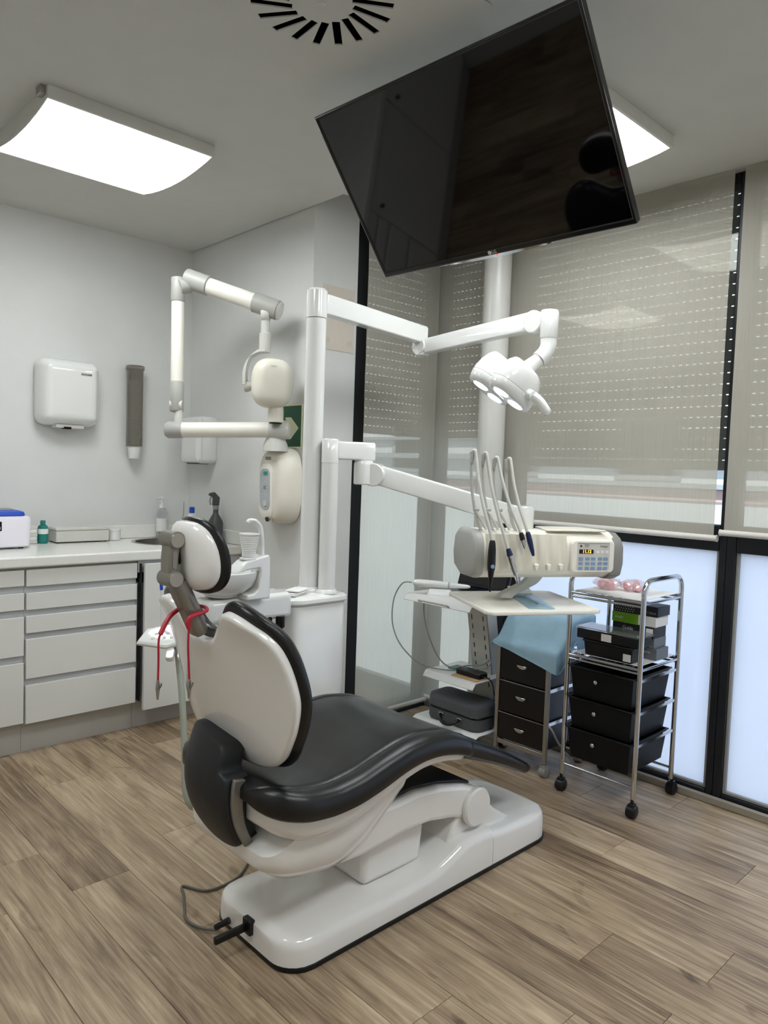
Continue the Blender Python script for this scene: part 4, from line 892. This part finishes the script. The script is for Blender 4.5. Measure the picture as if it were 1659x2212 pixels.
# ================================================================== instrument console over the trolleys
O_, r_, b_ = V(2.05, 1.598, 0), V(.873, -.487, 0), V(.487, .873, 0)
CM = Matrix(((r_.x, b_.x, 0, O_.x), (r_.y, b_.y, 0, O_.y), (0, 0, 1, 0), (0, 0, 0, 1)))
def cp(a, b, z): return CM @ V(a, b, z)
def console():
    t = thing('instrument_console', (1.905, 2.325, .84), 'cream dental instrument console with keypad, hoses and tray on swing arm', 'instrument console')
    # swing arm from the shorter post
    P2 = V(1.905, 2.325, 0)
    mk('swivel_sleeve', lathe(P2+V(0, 0, 1.374), [(.0365, 0), (.0365, .09), (.032, .096), (.005, .098)], 36), 'gloss_white', t)
    k0 = V(2.052, 2.262, 1.425)
    def beam(p, q, h0, h1, w0, w1):
        d = (q-p).normalized(); s = d.cross(V(0, 0, 1)).normalized(); u = s.cross(d); R = []
        for k in range(2):
            c = (p, q)[k]; h, w_ = (h0, h1)[k]/2, (w0, w1)[k]/2
            R.append([c+s*w_-u*h, c+s*w_+u*h*.75, c+s*w_*.8+u*h, c-s*w_*.8+u*h, c-s*w_+u*h*.75, c-s*w_-u*h])
        return rings(B(), R)
    mk('arm_short', beam(P2+V(.02, -.008, 1.425), k0+V(.025, -.01, 0), .075, .075, .055, .055), 'gloss_white', t, bev=.007, seg=3)
    mk('elbow', lathe((2.04, 2.268, 1.288), [(.038, 0), (.042, .004), (.042, .085), (.036, .10)], 32), 'gloss_white', t)
    mk('elbow_cheek', lathe((2.075, 2.235, 1.33), [(.044, -.038), (.048, -.034), (.048, .034), (.044, .038)], 32, (.87, .49, 0)), 'gloss_white', t)
    e = cp(.235, .31, 1.185)
    mk('arm_long', beam(V(2.08, 2.23, 1.332), e, .082, .082, .05, .05), 'gloss_white', t, bev=.006, seg=3)
    mk('arm_head', lathe(cp(.25, .30, 1.135), [(.048, 0), (.05, .004), (.05, .085), (.045, .094)], 36), 'gloss_white', t)
    # body
    prof = [(.155, .975), (.19, .958), (.30, .955), (.37, .985), (.385, 1.04), (.37, 1.11), (.33, 1.138), (.20, 1.138), (.165, 1.12), (.145, 1.09), (.142, 1.02)]
    mk('body', rings(B(), [[cp(a, p[0], p[1]) for p in prof] for a in (.012, .59)]), 'cream_light', t, bev=.012, seg=3)
    mk('end_cap', rings(B(), [[cp(a, .255+(p[0]-.255)*s, 1.045+(p[1]-1.045)*s) for p in prof] for a, s in ((-.008, .82), (.0, .96), (.012, 1.01), (.035, 1.02))]), 'grey_plastic', t, bev=.004)
    mk('end_cap', rings(B(), [[cp(a, .255+(p[0]-.255)*s, 1.04+(p[1]-1.045)*s) for p in prof] for a, s in ((.565, 1.02), (.59, 1.03), (.615, 1.0), (.628, .85))]), 'mid_grey', t, bev=.004)
    # front holder panel with grooves
    n = 72; R = []
    slots = [.085, .135, .185, .235, .285, .335]
    for i in range(n+1):
        a = .045+.325*i/n; g = sum(math.exp(-((a-s)/.0105)**2) for s in slots)
        e_ = min(1, (i/n)/.03, (1-i/n)/.03); R.append([cp(a, .150-.02*e_+.012*g, 1.128), cp(a, .140-.016*e_+.013*g, 1.10), cp(a, .128-.012*e_+.011*g, 1.05), cp(a, .130-.012*e_+.006*g, 1.005), cp(a, .140-.01*e_, .988), cp(a, .165, .985), cp(a, .165, 1.128)])
    mk('holder_panel', rings(B(), R), 'cream', t, ang=50)
    for s in slots[3:]: mk('holder_lip', prism([(s-.009, 1.018), (s+.009, 1.018), (s+.004, .994), (s-.004, .994)], .109, .128, lambda p, b: cp(p[0], b, p[1])), 'cream_light', t, bev=.003)
    mk('lid', rings(B(), [[cp(a, b, z) for a, b in ((.30, .17), (.55, .16), (.52, .32), (.33, .34))] for z in (1.138, 1.146)]), 'cream', t, bev=.005)
    # control panel
    def fp(a, z, o): return cp(a, .142-o-.004*(1-((z-1.045)/.08)**2), z)
    mk('panel_bezel', pad(rrect(.185, .128, .02, 5, (.478, 1.046)), lambda p, o: fp(p[0], p[1], o), [(0, -.01), (0, .006), (.005, .011)], scales=(.8,)), 'cream_light', t)
    pn = mk('keypad_panel', pad(rrect(.140, .104, .003, 3, (.478, 1.048)), lambda p, o: fp(p[0], p[1], o), [(0, .008), (.001, .013)], scales=(.8, .4)), 'light_grey', t)
    def key(nm, a, z, w_, h, m): return mk(nm, pad(rrect(w_, h, .0015, 2, (a, z)), lambda p, o: fp(p[0], p[1], o), [(0, .012), (.0006, .0148)], scales=(.5,)), m, pn)
    key('display', .446, 1.066, .060, .016, 'display_dark'); key('header_strip', .478, 1.098, .136, .003, 'mid_grey')
    for k in range(3): key('soft_key', .494+.020*k, 1.064, .014, .010, 'paper')
    for r in range(3):
        for a in (.424, .452, .4765, .506, .530): key('key', a, 1.038-.0185*r, .018, .0125, 'button_blue')
    text('display_digits', '11.12', .017, fp(.447, 1.066, .0155), r_, (0, 0, 1), 'amber', pn)
    text('lettering', 'Intego', .013, fp(.521, 1.087, .0145), r_, (0, 0, 1), 'mid_grey', pn)
    text('lettering', 'Dentsply\nSirona', .006, fp(.447, 1.089, .0145), r_, (0, 0, 1), 'mid_grey', pn)
    mk('logo_mark', lathe(fp(.423, 1.087, .012), [(.004, 0), (.004, .002)], 16, -b_), 'black_plastic', pn)
    # four instruments on spring arms
    spec = [(.03, -.008, 1.432, [(.045, 1.108), (.04, .92)]), (.078, .037, 1.425, [(.108, 1.078), (.150, .95)]), (.125, .082, 1.41, [(.156, 1.138), (.171, 1.078)]), (.172, .134, 1.408, [(.183, 1.14), (.207, 1.053)])]
    for k, (a0, at, zt, ins) in enumerate(spec):
        bB = .20
        lev = [(a0+.012, bB, 1.135), (a0-.002, bB, 1.16), (a0-.016, bB+.004, 1.21), ((a0+at)/2-.014, bB+.004, 1.30), (at-.006, bB-.004, zt)]
        l = mk('spring_arm', tube([cp(*p) for p in smooth(lev, 4)], .006, 8), 'light_grey', t)
        mk('guide_roller', cyl(cp(a0-.022, bB+.004, 1.215), cp(a0+.0, bB+.004, 1.215), .007, 12), 'light_grey', l)
        mk('arm_tip', prism([(at-.009, zt-.04), (at-.004, zt+.006), (at+.006, zt+.010), (at+.012, zt-.004), (at+.004, zt-.015), (at-.002, zt-.05)], bB-.018, bB-.004, lambda p, b: cp(p[0], b, p[1])), 'grey_plastic', l, bev=.002)
        i0, i1 = ins
        L_ = lambda q, o=0: (at+(i0[0]-at)*q+o, bB-.02+(.098-bB+.02)*q, zt+(i0[1]-zt)*q)
        hz = [(at, bB-.014, zt+.002), (at+.005, bB-.02, zt+.001), L_(.08, .003), L_(.35, -.006), L_(.65, -.007), L_(.88, -.002), L_(1)]
        mk('hose', tube([cp(*p) for p in smooth(hz, 6)], .0066 if k < 2 else .006, 10), 'light_grey', t)
        mk('return_hose', tube([cp(*p) for p in smooth([(a0-.012, bB, 1.205), (a0+.006, bB-.01, 1.175), (a0+.024, bB-.02, 1.14)], 5)], .005, 8), 'light_grey', l)
        A_, Z_ = cp(i0[0], .096, i0[1]), cp(i1[0], .088, i1[1]); d = Z_-A_
        if k == 0:
            mk('curing_light', tube([A_+d*q for q in (0, .06, .2, .45, .58)], [.009, .012, .0145, .0155, .014], 18), 'black_plastic', t)
            mk('light_guide', tube([A_+d*q for q in (.57, .66, .85, 1)], [.013, .011, .006, .003], 14), 'black_plastic', t)
            mk('thumb_button', lathe(A_+d*.5-b_*.013, [(.008, 0), (.007, .003)], 16, -b_), 'button_blue', t)
        elif k == 1:
            mk('motor_collar', tube([A_, A_+d*.12, A_+d*.2], [.008, .0105, .0115], 18), 'navy', t)
            mk('handpiece', tube([A_+d*q for q in (.2, .3, .5, .52, .72, .8, .92, 1)], [.0115, .0118, .0105, .0115, .009, .0075, .0055, .006], 18), 'chrome', t)
        elif k == 2:
            mk('coupling', tube([A_+d*q for q in (0, .15, .45)], [.007, .0095, .0095], 16), 'black_plastic', t)
            mk('coupling_tip', tube([A_+d*q for q in (.45, .5, .6, .62, .85, 1)], [.0098, .0085, .0095, .006, .0055, .0025], 16), 'chrome', t)
        else:
            mk('scaler_handle', tube([A_+d*q for q in (0, .1, .4, .8, 1)], [.0075, .0095, .0105, .008, .005], 18), 'navy', t)
    # tray and its bracket
    br = smooth([(.30, .25, .965), (.29, .28, .93), (.25, .29, .905), (.20, .28, .885), (.17, .26, .872)], 4)
    R = []
    for p in br: R.append([cp(p[0]-.028, p[1]-.02, p[2]), cp(p[0]+.028, p[1]-.02, p[2]-.006), cp(p[0]+.028, p[1]+.02, p[2]-.006), cp(p[0]-.028, p[1]+.02, p[2])])
    mk('tray_bracket', rings(B(), R), 'light_grey', t, bev=.006)
    PT = rrect(.458, .447, .035, 6, (.229, .2235))
    mk('tray', pad(PT, lambda p, o: cp(p[0], p[1], o), [(.012, .846), (.002, .849), (0, .856), (.003, .862), (.012, .863), (.018, .859), (.03, .858)], scales=(.85, .4)), 'cream_light', t, ang=50)
console()
# sterile pouch lying on the tray
po = thing('sterile_pouch', cp(.25, .16, .861), 'pale blue sealed instrument pouch lying across the tray', 'pouch')
q0, q1 = V(.298, .37), V(.238, .06); dd = (q1-q0).normalized(); nn = V(-dd.y, dd.x)
n = 22; R = []
for i in range(n+1):
    c = q0+(q1-q0)*(i/n); h = .003+.006*math.sin(PI*i/n); w_ = .05
    row = []
    for j in range(9):
        s = j/4-1; p = c+nn*(w_*s); hh = h*(1-s*s)+.0012*mnoise.noise(V(i*.6, j*.9, 3)); row.append(cp(p.x, p.y, .8612+max(0, hh)))
    low = [cp(*(c+nn*(w_*(j/4-1))), .8606) for j in range(8, -1, -1)]
    R.append(row+low)
mk('film', rings(B(), R), 'pouch_film', po)
mk('instrument', tube([cp(*(q0+dd*.06), .8645), cp(*(q0+dd*.25), .8655)], [.004, .003], 10), 'navy', po)
mk('sealed_end', rings(B(), [[cp(*(q0-dd*a+nn*s*(.05-.1*a)), .8612+zz+a*.35) for s, zz in ((-1, 0), (1, 0), (1, .0012), (-1, .0012))] for a in (0, .03, .06)]), 'paper', po)
# ================================================================== chrome drawer trolley by the window
def caster(p, t, m='black_plastic', r=.026, name='caster'):
    x, y = p
    c = mk(name, lathe((x, y-.02, r), [(r*.7, 0), (r, .005), (r, .035), (r*.7, .04)], 22, (0, 1, 0)), m, t)
    mk('caster_stem', add(cyl((x, y, r*1.4), (x, y, .075), .007, 12), box(B(), (x-.014, y-.012, r*1.5), (x+.014, y+.012, r*2.2))), m, c, bev=.002)
def trolley():
    t = thing('drawer_trolley', (2.91, 1.525, 0), 'chrome three drawer trolley with black drawers standing at the window', 'trolley')
    x0, x1, y0, y1 = 2.725, 3.055, 1.36, 1.688
    for y in (y0, y1):
        pts = [(x0, y, .07), (x0, y, .5), (x0, y, .88)]+[(x0+.055*(1-math.cos(a)), y, .895+.055*math.sin(a)) for a in (0, .3, .6, .9, 1.2, 1.5)]+[(x1-.055*(1-math.cos(a)), y, .895+.055*math.sin(a)) for a in (1.5, 1.2, .9, .6, .3, 0)]+[(x1, y, .88), (x1, y, .5), (x1, y, .07)]
        mk('side_hoop', tube(pts, .0105, 12), 'chrome', t)
        for z in (.548, .416, .285): mk('drawer_rail', box(B(), (x0, y-.004, z-.006), (x1, y+.004, z+.006)), 'chrome', t)
        for x in (x0, x1): caster((x+(.012 if x > 2.9 else -.005), y), t)
    for z, nm in ((.862, 'upper'), (.595, 'lower')):
        for y in (y0, y1): mk('shelf_rail', cyl((x0, y, z-.004), (x1, y, z-.004), .006, 10), 'chrome', t)
        for x in (x0, x1):
            mk('shelf_rail', cyl((x, y0, z), (x, y1, z), .007, 10), 'chrome', t)
            mk('shelf_rail', cyl((x, y0, z-.016), (x, y1, z-.016), .005, 10), 'chrome', t)
        for k in range(7): mk('shelf_wire', cyl((x0, y0+.045+.04*k, z), (x1, y0+.045+.04*k, z), .0022, 6), 'chrome', t)
    for x in (x0, x1): mk('lower_brace', cyl((x, y0, .118), (x, y1, .118), .006, 10), 'chrome', t)
    for z in (.555, .422, .290):
        d = []
        top = [(x0-.012, y0+.018), (x1-.015, y0+.018), (x1-.015, y1-.018), (x0-.012, y1-.018)]
        def inner(i, s): return [(2.88+(p[0]-2.88)*s-i, 1.524+(p[1]-1.524)*s) for p in top]
        zb = z-.132
        R = [[(p[0], p[1], zb) for p in inner(0, .90)], [(p[0], p[1], z-.006) for p in inner(0, .985)], [(p[0], p[1], z-.006) for p in inner(0, 1.03)], [(p[0], p[1], z) for p in inner(0, 1.03)], [(p[0], p[1], z) for p in inner(0, .965)], [(p[0], p[1], zb+.006) for p in inner(0, .885)]]
        dr = mk('drawer', rings(B(), R), 'drawer_black', t, bev=.004)
        mk('knob', lathe((x0-.012, 1.54, z-.048), [(.008, 0), (.0085, .006), (.0085, .010), (.004, .013)], 18, (-1, 0, .05)), 'chrome', dr)
trolley()
for z, x0, nm in ((.8695, 2.715, 'white paper liner on the upper trolley shelf under the pink bags'), (.6028, 2.73, 'white paper liner on the lower trolley shelf under the boxes')):
    n = 12; R = []
    for i in range(n+1):
        y = 1.375+.298*i/n; o = .0006*mnoise.noise(V(i*.7, z*9, 0)); R.append([(x0+.015, y, z+abs(o)), (3.06, y, z+abs(o)), (3.06, y, z+.0015+abs(o)), (x0+.015, y, z+.0015+abs(o))])
    mk('paper_liner', rings(B(), R), 'paper', label=nm, cat='liner')
# pink bags
def bag(c, s, label, seed):
    bm = B(); bmesh.ops.create_icosphere(bm, subdivisions=3, radius=1)
    for v in bm.verts:
        nz = 1+.28*mnoise.noise(v.co*2.2+V(seed, 0, 0))+.12*mnoise.noise(v.co*6+V(0, seed, 0)); v.co = V(c[0]+v.co.x*s[0]*nz, c[1]+v.co.y*s[1]*nz, c[2]+s[2]+max(-.97, v.co.z*nz)*s[2])
    mk('plastic_bag', bm, 'film', ang=30, label=label, cat='bag', group='clear bags on the upper trolley shelf')
bag((2.885, 1.61, .872), (.056, .058, .026), 'clear plastic bag of pink rolls on top shelf, nearer the console', 1)
bag((2.93, 1.51, .872), (.062, .056, .025), 'clear plastic bag of pink rolls on top shelf, nearer the handle', 5)
for k in range(16):
    cx, cy = ((2.885, 1.61), (2.93, 1.51))[k // 8]; a = k*2.1; q_ = .012+.022*((k*.37) % 1); x, y = cx+q_*math.cos(a), cy+q_*math.sin(a); dx, dy = math.cos(a*1.7), math.sin(a*1.7)
    p = V(x, y, .888+.010*(k % 2))
    mk('pink_roll', tube([p-V(dx, dy, .15)*.012, p+V(dx, dy, .15)*.012], [.0115, .0115], 12), 'pink', label='small pink roll inside the clear bag %s' % ('nearer the console', 'nearer the handle')[k // 8], cat='roll', group='pink rolls in bag %d' % (k // 8+1))
# boxes on the lower shelf
def bx_(name, a, b, m, label, **k): return mk(name, box(B(), a, b), m, bev=.002, label=label, cat='box', **k)
b1 = thing('storage_tub', (2.79, 1.515, .6045), 'black plastic tub at the bottom of the front stack on trolley', 'tub')
R = [[(x, y, z) for x, y in ((2.742+i, 1.405+i), (2.845-i, 1.405+i), (2.845-i, 1.625-i), (2.742+i, 1.625-i))] for z, i in ((.605, .006), (.662, 0), (.662, -.005), (.670, -.005))]
mk('body', rings(B(), R), 'black_plastic', b1, bev=.003)
mk('label', box(B(), (2.7445, 1.412, .612), (2.7425, 1.445, .642)), 'paper', b1)
b2 = thing('lidded_case', (2.79, 1.52, .6705), 'black case with clear lid on top of the black tub', 'case')
mk('body', box(B(), (2.742, 1.382, .6708), (2.855, 1.66, .712)), 'black_plastic', b2, bev=.003)
mk('lid', box(B(), (2.739, 1.376, .7125), (2.862, 1.666, .720)), 'clear_plastic', b2, bev=.002)
mk('label', box(B(), (2.7405, 1.50, .676), (2.742, 1.545, .706)), 'paper', b2)
g1 = thing('component_box', (2.94, 1.42, .6045), 'grey carton at the bottom of the rear stack', 'box'); mk('carton', box(B(), (2.885, 1.372, .605), (2.99, 1.47, .652)), 'box_grey', g1, bev=.002)
text('lettering', 'Bisecta', .014, (2.8845, 1.42, .636), (0, -1, 0), (0, 0, 1), 'paper', g1)
g2 = thing('component_box', (2.94, 1.43, .6525), 'grey carton second from the bottom of the rear stack', 'box'); mk('carton', box(B(), (2.885, 1.385, .6525), (2.99, 1.475, .695)), 'box_grey', g2, bev=.002)
mk('label', box(B(), (2.8838, 1.40, .66), (2.8849, 1.415, .68)), 'paper', g2)
g3 = thing('component_box', (2.93, 1.47, .6955), 'black carton under the green and white carton', 'box'); mk('carton', box(B(), (2.875, 1.385, .6957), (2.985, 1.57, .742)), 'black_plastic', g3, bev=.002)
text('lettering', 'Guide', .02, (2.8745, 1.50, .722), (0, -1, 0), (0, 0, 1), 'light_grey', g3)
mk('label', box(B(), (2.8735, 1.388, .705), (2.8749, 1.418, .735)), 'paper', g3)
g4 = thing('component_box', (2.93, 1.47, .7425), 'green and white carton in the rear stack', 'box'); mk('carton', box(B(), (2.875, 1.378, .7425), (2.985, 1.572, .785)), 'paper', g4, bev=.002)
mk('green_sleeve', box(B(), (2.8735, 1.455, .7422), (2.9865, 1.5735, .7856)), 'lime', g4, bev=.001)
text('lettering', 'surgic', .016, (2.873, 1.54, .764), (0, -1, 0), (0, 0, 1), 'light_grey', g4)
g5 = thing('component_box', (2.93, 1.47, .786), 'dark dotted carton on top of the rear stack', 'box'); mk('carton', box(B(), (2.875, 1.372, .7863), (2.985, 1.572, .828)), 'laptop_dark', g5, bev=.002)
for i in range(8):
    for j in range(4): mk('dot', lathe((2.8748, 1.562-.0115*i-.005*(j % 2), .793+.0095*j), [(.0022, 0), (.0022, .0004)], 8, (-1, 0, 0)), 'light_grey', g5)
text('lettering', 'SOFT TISSUE', .011, (2.8745, 1.41, .80), (0, -1, 0), (0, 0, 1), 'mid_grey', g5)
# ================================================================== brown trolley under the blue drape
def brown():
    t = thing('brown_trolley', (2.92, 1.945, 0), 'dark brown three drawer trolley half covered by a blue drape', 'trolley')
    x0, x1, y0, y1 = 2.775, 3.06, 1.812, 2.085
    for y in (y0, y1):
        for x in (x0, x1):
            mk('post', box(B(), (x-.009, y-.009, .06), (x+.009, y+.009, .575)), 'satin_metal', t, bev=.002)
            caster((x, y), t, 'mid_grey', .024)
    mk('bottom_rail', box(B(), (x0-.006, y0+.009, .085), (x0+.006, y1-.009, .105)), 'satin_metal', t, bev=.002)
    mk('top_rail', box(B(), (x0-.006, y0+.009, .555), (x0+.006, y1-.009, .570)), 'chrome', t, bev=.002)
    mk('top_board', box(B(), (x0+.008, y0+.01, .560), (x1-.01, y1-.01, .574)), 'light_grey', t)
    for z0, z1, hz in ((.395, .545, .474), (.242, .390, .327), (.112, .238, .178)):
        d = mk('drawer', box(B(), (x0-.002, y0+.010, z0), (x1-.012, y1-.010, z1-.006)), 'brown_black', t, bev=.002)
        hp_ = [(1.9485+.028*math.cos(a), hz+.004-.02*math.sin(a)) for a in [PI*k/10 for k in range(11)]]
        mk('cup_handle', rings(B(), [[(x0-.003, y, z) for y, z in hp_], [(x0-.014, y, hz+.004+(z-hz-.004)*.85) for y, z in hp_]]), 'chrome', d, bev=.002)
        mk('drawer_edge', box(B(), (x0-.004, y0+.009, z1-.005), (x0+.002, y1-.009, z1-.0015)), 'chrome', t)
        for y in (y0, y1): mk('runner', box(B(), (x0, y-.003, z1-.012), (x1, y+.003, z1+.004)), 'chrome', t)
brown()
def drape():
    nx, ny = 40, 44; bm = B(); X0, X1, Y0, Y1 = 2.760, 3.062, 1.768, 2.11
    def top(x):
        k = max(0, min(1, (x-2.77)/.13)); k = k*k*(3-2*k); return .578+.125*k+.012*max(0, min(1, (x-2.9)/.1))
    g = {}
    for i in range(nx+1):
        for j in range(ny+1):
            u = -.11+.50*i/nx; v = -.17+.60*j/ny      # cloth coordinates from the front right top corner
            x = X0+u; y = Y0+v; fx = fy = 0.
            yy = max(Y0, min(Y1, y))
            hang_lim = .02+.075*(1-(yy-Y0)/(Y1-Y0))**1.2
            xx = max(X0, min(X1, x)); z = top(xx)
            dz = 0
            if x < X0: dz = min(X0-x, hang_lim); xx -= .004+.08*min(.1, X0-x)
            if y < Y0: dz = max(dz, min(Y0-y, .095+.06*(x > 2.9))); yy = Y0-.006-.05*min(.17, Y0-y)*(1+.6*math.sin(x*40))
            if y > Y1: dz = max(dz, min(y-Y1, .03)); yy = Y1+.004
            z -= dz
            nz = mnoise.noise(V(x*9, y*9, z*5))*.006+mnoise.noise(V(x*24, y*24, 1))*.002
            if X0 < x < X1 and Y0 < y < Y1: z += abs(nz)*1.2
            elif x <= X0: xx -= abs(nz)
            else: yy -= abs(nz)
            g[i, j] = bm.verts.new((xx, yy, z))
    for i in range(nx):
        for j in range(ny): bm.faces.new((g[i, j], g[i+1, j], g[i+1, j+1], g[i, j+1]))
    o = mk('surgical_drape', bm, 'drape', ang=80, label='blue disposable drape thrown over the brown trolley', cat='drape')
    m = o.modifiers.new('thickness', 'SOLIDIFY'); m.thickness = .0012; m.offset = 1
drape()
mk('storage_box', box(B(), (2.90, 1.80, .5755), (3.03, 2.07, .695)), 'white', bev=.01, label='white box hidden under the blue drape on brown trolley', cat='box')
# ================================================================== laptop cart
def cart():
    t = thing('laptop_cart', (2.78, 2.32, 0), 'white steel laptop cart with slotted slanting column and three shelves', 'cart')
    def shelf(x0, x1, y0, y1, z, lip, nm):
        P = [(x0-.02, z-lip), (x0, z), (x0+.01, z+.002), (x1, z+.002), (x1, z-.004), (x0+.012, z-.004), (x0+.004, z-.006), (x0-.017, z-lip-.003)]
        return mk(nm, rings(B(), [[(p[0], y, p[1]) for p in P] for y in (y0, y1)]), 'white', t, bev=.002)
    shelf(2.68, 2.945, 2.12, 2.53, .115, .012, 'base_shelf')
    shelf(2.665, 2.935, 2.135, 2.455, .367, .028, 'middle_shelf')
    ts = shelf(2.575, 2.93, 2.10, 2.52, .752, .03, 'top_shelf')
    mk('pull_handle', tube([(2.552, 2.40, .728), (2.535, 2.40, .736), (2.535, 2.22, .736), (2.552, 2.22, .728)], .0045, 8), 'grey_plastic', t)
    # slanting column: front plate with slots and a side flange
    z0, z1 = .10, .745; xb, xt = 2.90, 2.77
    def cx(z): return xb+(xt-xb)*(z-z0)/(z1-z0)
    holes = []
    for s in range(8):
        for y in (2.205, 2.275): holes.append([(y-.0035, .30+.048*s), (y+.0035, .30+.048*s), (y+.0035, .325+.048*s), (y-.0035, .325+.048*s)])
    mk('column_face', plate([(2.18, z0), (2.30, z0), (2.30, z1), (2.18, z1)], holes, 0, .003, lambda y, z, d: (cx(z)+d, y, z)), 'light_grey', t)
    for y in (2.18, 2.297): mk('column_flange', prism([(cx(z0), z0), (cx(z0)+.075, z0), (cx(z1)+.075, z1), (cx(z1), z1)], y, y+.003), 'white', t)
    mk('column_inner', prism([(cx(z0)+.05, z0), (cx(z0)+.056, z0), (cx(z1)+.056, z1), (cx(z1)+.05, z1)], 2.185, 2.295), 'black_plastic', t)
    for x, y in ((2.70, 2.15), (2.70, 2.50), (2.92, 2.15), (2.92, 2.50)):
        c = mk('caster', lathe((x, y-.013, .036), [(.025, 0), (.036, .003), (.036, .023), (.025, .026)], 26, (0, 1, 0)), 'black_plastic', t)
        mk('hub', lathe((x, y-.016, .036), [(.024, 0), (.025, .003), (.025, .029), (.024, .032)], 22, (0, 1, 0)), 'light_grey', c)
        mk('fork', tube(smooth([(x+.036, y, .05), (x+.018, y, .08), (x, y, .086), (x, y, .105)], 4), .007, 8), 'black_plastic', c)
cart()
lp = thing('laptop', (2.80, 2.27, .755), 'open dark laptop on the cart behind the console', 'laptop')
mk('keyboard_base', box(B(), (2.70, 2.155, .7552), (2.92, 2.475, .772)), 'laptop_dark', lp, bev=.004)
mk('lid', prism([(2.905, .774), (2.917, .772), (2.985, .985), (2.973, .988)], 2.155, 2.475), 'laptop_dark', lp, bev=.003)
mk('screen', prism([(2.9055, .79), (2.9075, .79), (2.9695, .978), (2.9675, .978)], 2.167, 2.463), 'screen', lp)
for r in range(4):
    for k in range(10): mk('key', cb((2.80+.022*r, 2.19+.0275*k, .7727), (.017, .022, .0022)), 'black_plastic', lp)
sc = thing('intraoral_scanner', (2.64, 2.38, .755), 'white intraoral scanner wand in its rest on the cart shelf', 'scanner')
s0, s1 = V(2.575, 2.475, .808), V(2.72, 2.235, .806); sd = s1-s0
mk('wand', tube([s0+sd*q for q in (0, .02, .1, .3, .55, .62)], [.008, .015, .0185, .0185, .0165, .015], 18), 'gloss_white', sc)
mk('joint_ring', tube([s0+sd*.62, s0+sd*.65], .0152, 18), 'grey_plastic', sc)
mk('tip', tube([s0+sd*q for q in (.65, .8, .95, 1)], [.0148, .012, .0095, .005], 16), 'gloss_white', sc)
mk('rest', pad(rrect(.05, .13, .02, 4, (0, 0)), lambda p, o: V(2.645, 2.36, 0)+V(.857, .515, 0)*p[0]+V(.515, -.857, 0)*p[1]+V(0, 0, o), [(.0, .7545), (.002, .762), (.01, .782), (.016, .786)], scales=(.5,)), 'white', sc)
mk('scanner_cable', tube(smooth([s0+V(-.004, .006, 0), (2.545, 2.52, .80), (2.53, 2.56, .72), (2.53, 2.565, .6), (2.55, 2.53, .5), (2.60, 2.47, .42), (2.65, 2.42, .388), (2.72, 2.35, .376), (2.78, 2.30, .378)], 8), .0034, 8), 'cable_grey', sc)
mk('usb_cable', tube(smooth([(2.60, 2.42, .725), (2.60, 2.42, .66), (2.615, 2.40, .56), (2.65, 2.36, .45), (2.70, 2.32, .40), (2.76, 2.27, .41), (2.80, 2.20, .425), (2.81, 2.165, .455), (2.80, 2.16, .43), (2.78, 2.18, .412), (2.75, 2.215, .408)], 8), .0034, 8), 'cable_grey', label='loose thin grey cable hanging between the cart shelves', cat='cable')
ps = thing('power_adapter', (2.75, 2.23, .37), 'black power adapter brick on the middle cart shelf', 'adapter')
mk('brick', pad(rrect(.07, .15, .012, 3, (2.745, 2.225)), lambda p, o: V(p[0], p[1], o), [(.003, .3745), (0, .378), (0, .396), (.004, .40)], scales=(.5,)), 'black_plastic', ps)
mk('lead', tube(smooth([(2.73, 2.15, .388), (2.735, 2.12, .386), (2.76, 2.11, .36), (2.78, 2.107, .30)], 5), .003, 8), 'black_plastic', ps)
mk('teal_packet', pad(rrect(.075, .12, .008, 2, (2.80, 2.335)), lambda p, o: V(p[0], p[1], o), [(0, .3698), (-.001, .372), (.006, .378)], scales=(.5,)), 'teal', label='teal foil packet on the middle cart shelf', cat='packet')
mk('card_folder', box(B(), (2.68, 2.145, .3695), (2.79, 2.30, .3738)), 'kraft', bev=.001, label='brown card folder under the adapter on the middle shelf', cat='folder')
cs = thing('carry_case', (2.80, 2.31, .118), 'grey fabric carry case with handle on the cart base', 'case')
PC = rrect(.17, .335, .05, 6, (2.778, 2.305)); fc = lambda p, o: V(p[0], p[1], o)
mk('lower_half', pad(PC, fc, [(.016, .118), (.004, .122), (0, .132), (0, .178)], scales=(.8, .4)), 'case_grey', cs, ang=50)
mk('zip', pad(PC, fc, [(.0, .178), (-.002, .18), (-.002, .188), (0, .19)], scales=(.8,)), 'black_plastic', cs)
mk('upper_half', pad(PC, fc, [(0, .19), (0, .225), (.006, .243), (.022, .252), (.05, .255)], scales=(.8, .4)), 'case_grey', cs, ang=50)
mk('handle', tube(smooth([(2.688, 2.36, .162), (2.672, 2.355, .156), (2.658, 2.33, .138), (2.656, 2.29, .134), (2.662, 2.255, .146), (2.678, 2.245, .158), (2.690, 2.245, .162)], 4), .0075, 10), 'black_plastic', cs)
for y in (2.36, 2.245): mk('handle_ring', tube([(2.688, y+.014, .165), (2.684, y, .17), (2.688, y-.014, .165)], .003, 8), 'chrome', cs)
mk('black_cable', tube(smooth([(2.945, 2.145, .75), (2.95, 2.13, .70), (2.955, 2.135, .62), (2.96, 2.145, .56)], 6), .004, 8), 'black_plastic', label='short black cable hanging behind the cart column', cat='cable')
mk('wall_cable', tube(smooth([(2.775, 1.795, .235), (2.772, 1.775, .22), (2.80, 1.755, .16), (2.86, 1.735, .09), (2.92, 1.735, .03), (2.97, 1.735, .012)], 6), .0045, 8), 'cable_grey', label='pale grey cable running down between the two trolleys', cat='cable')
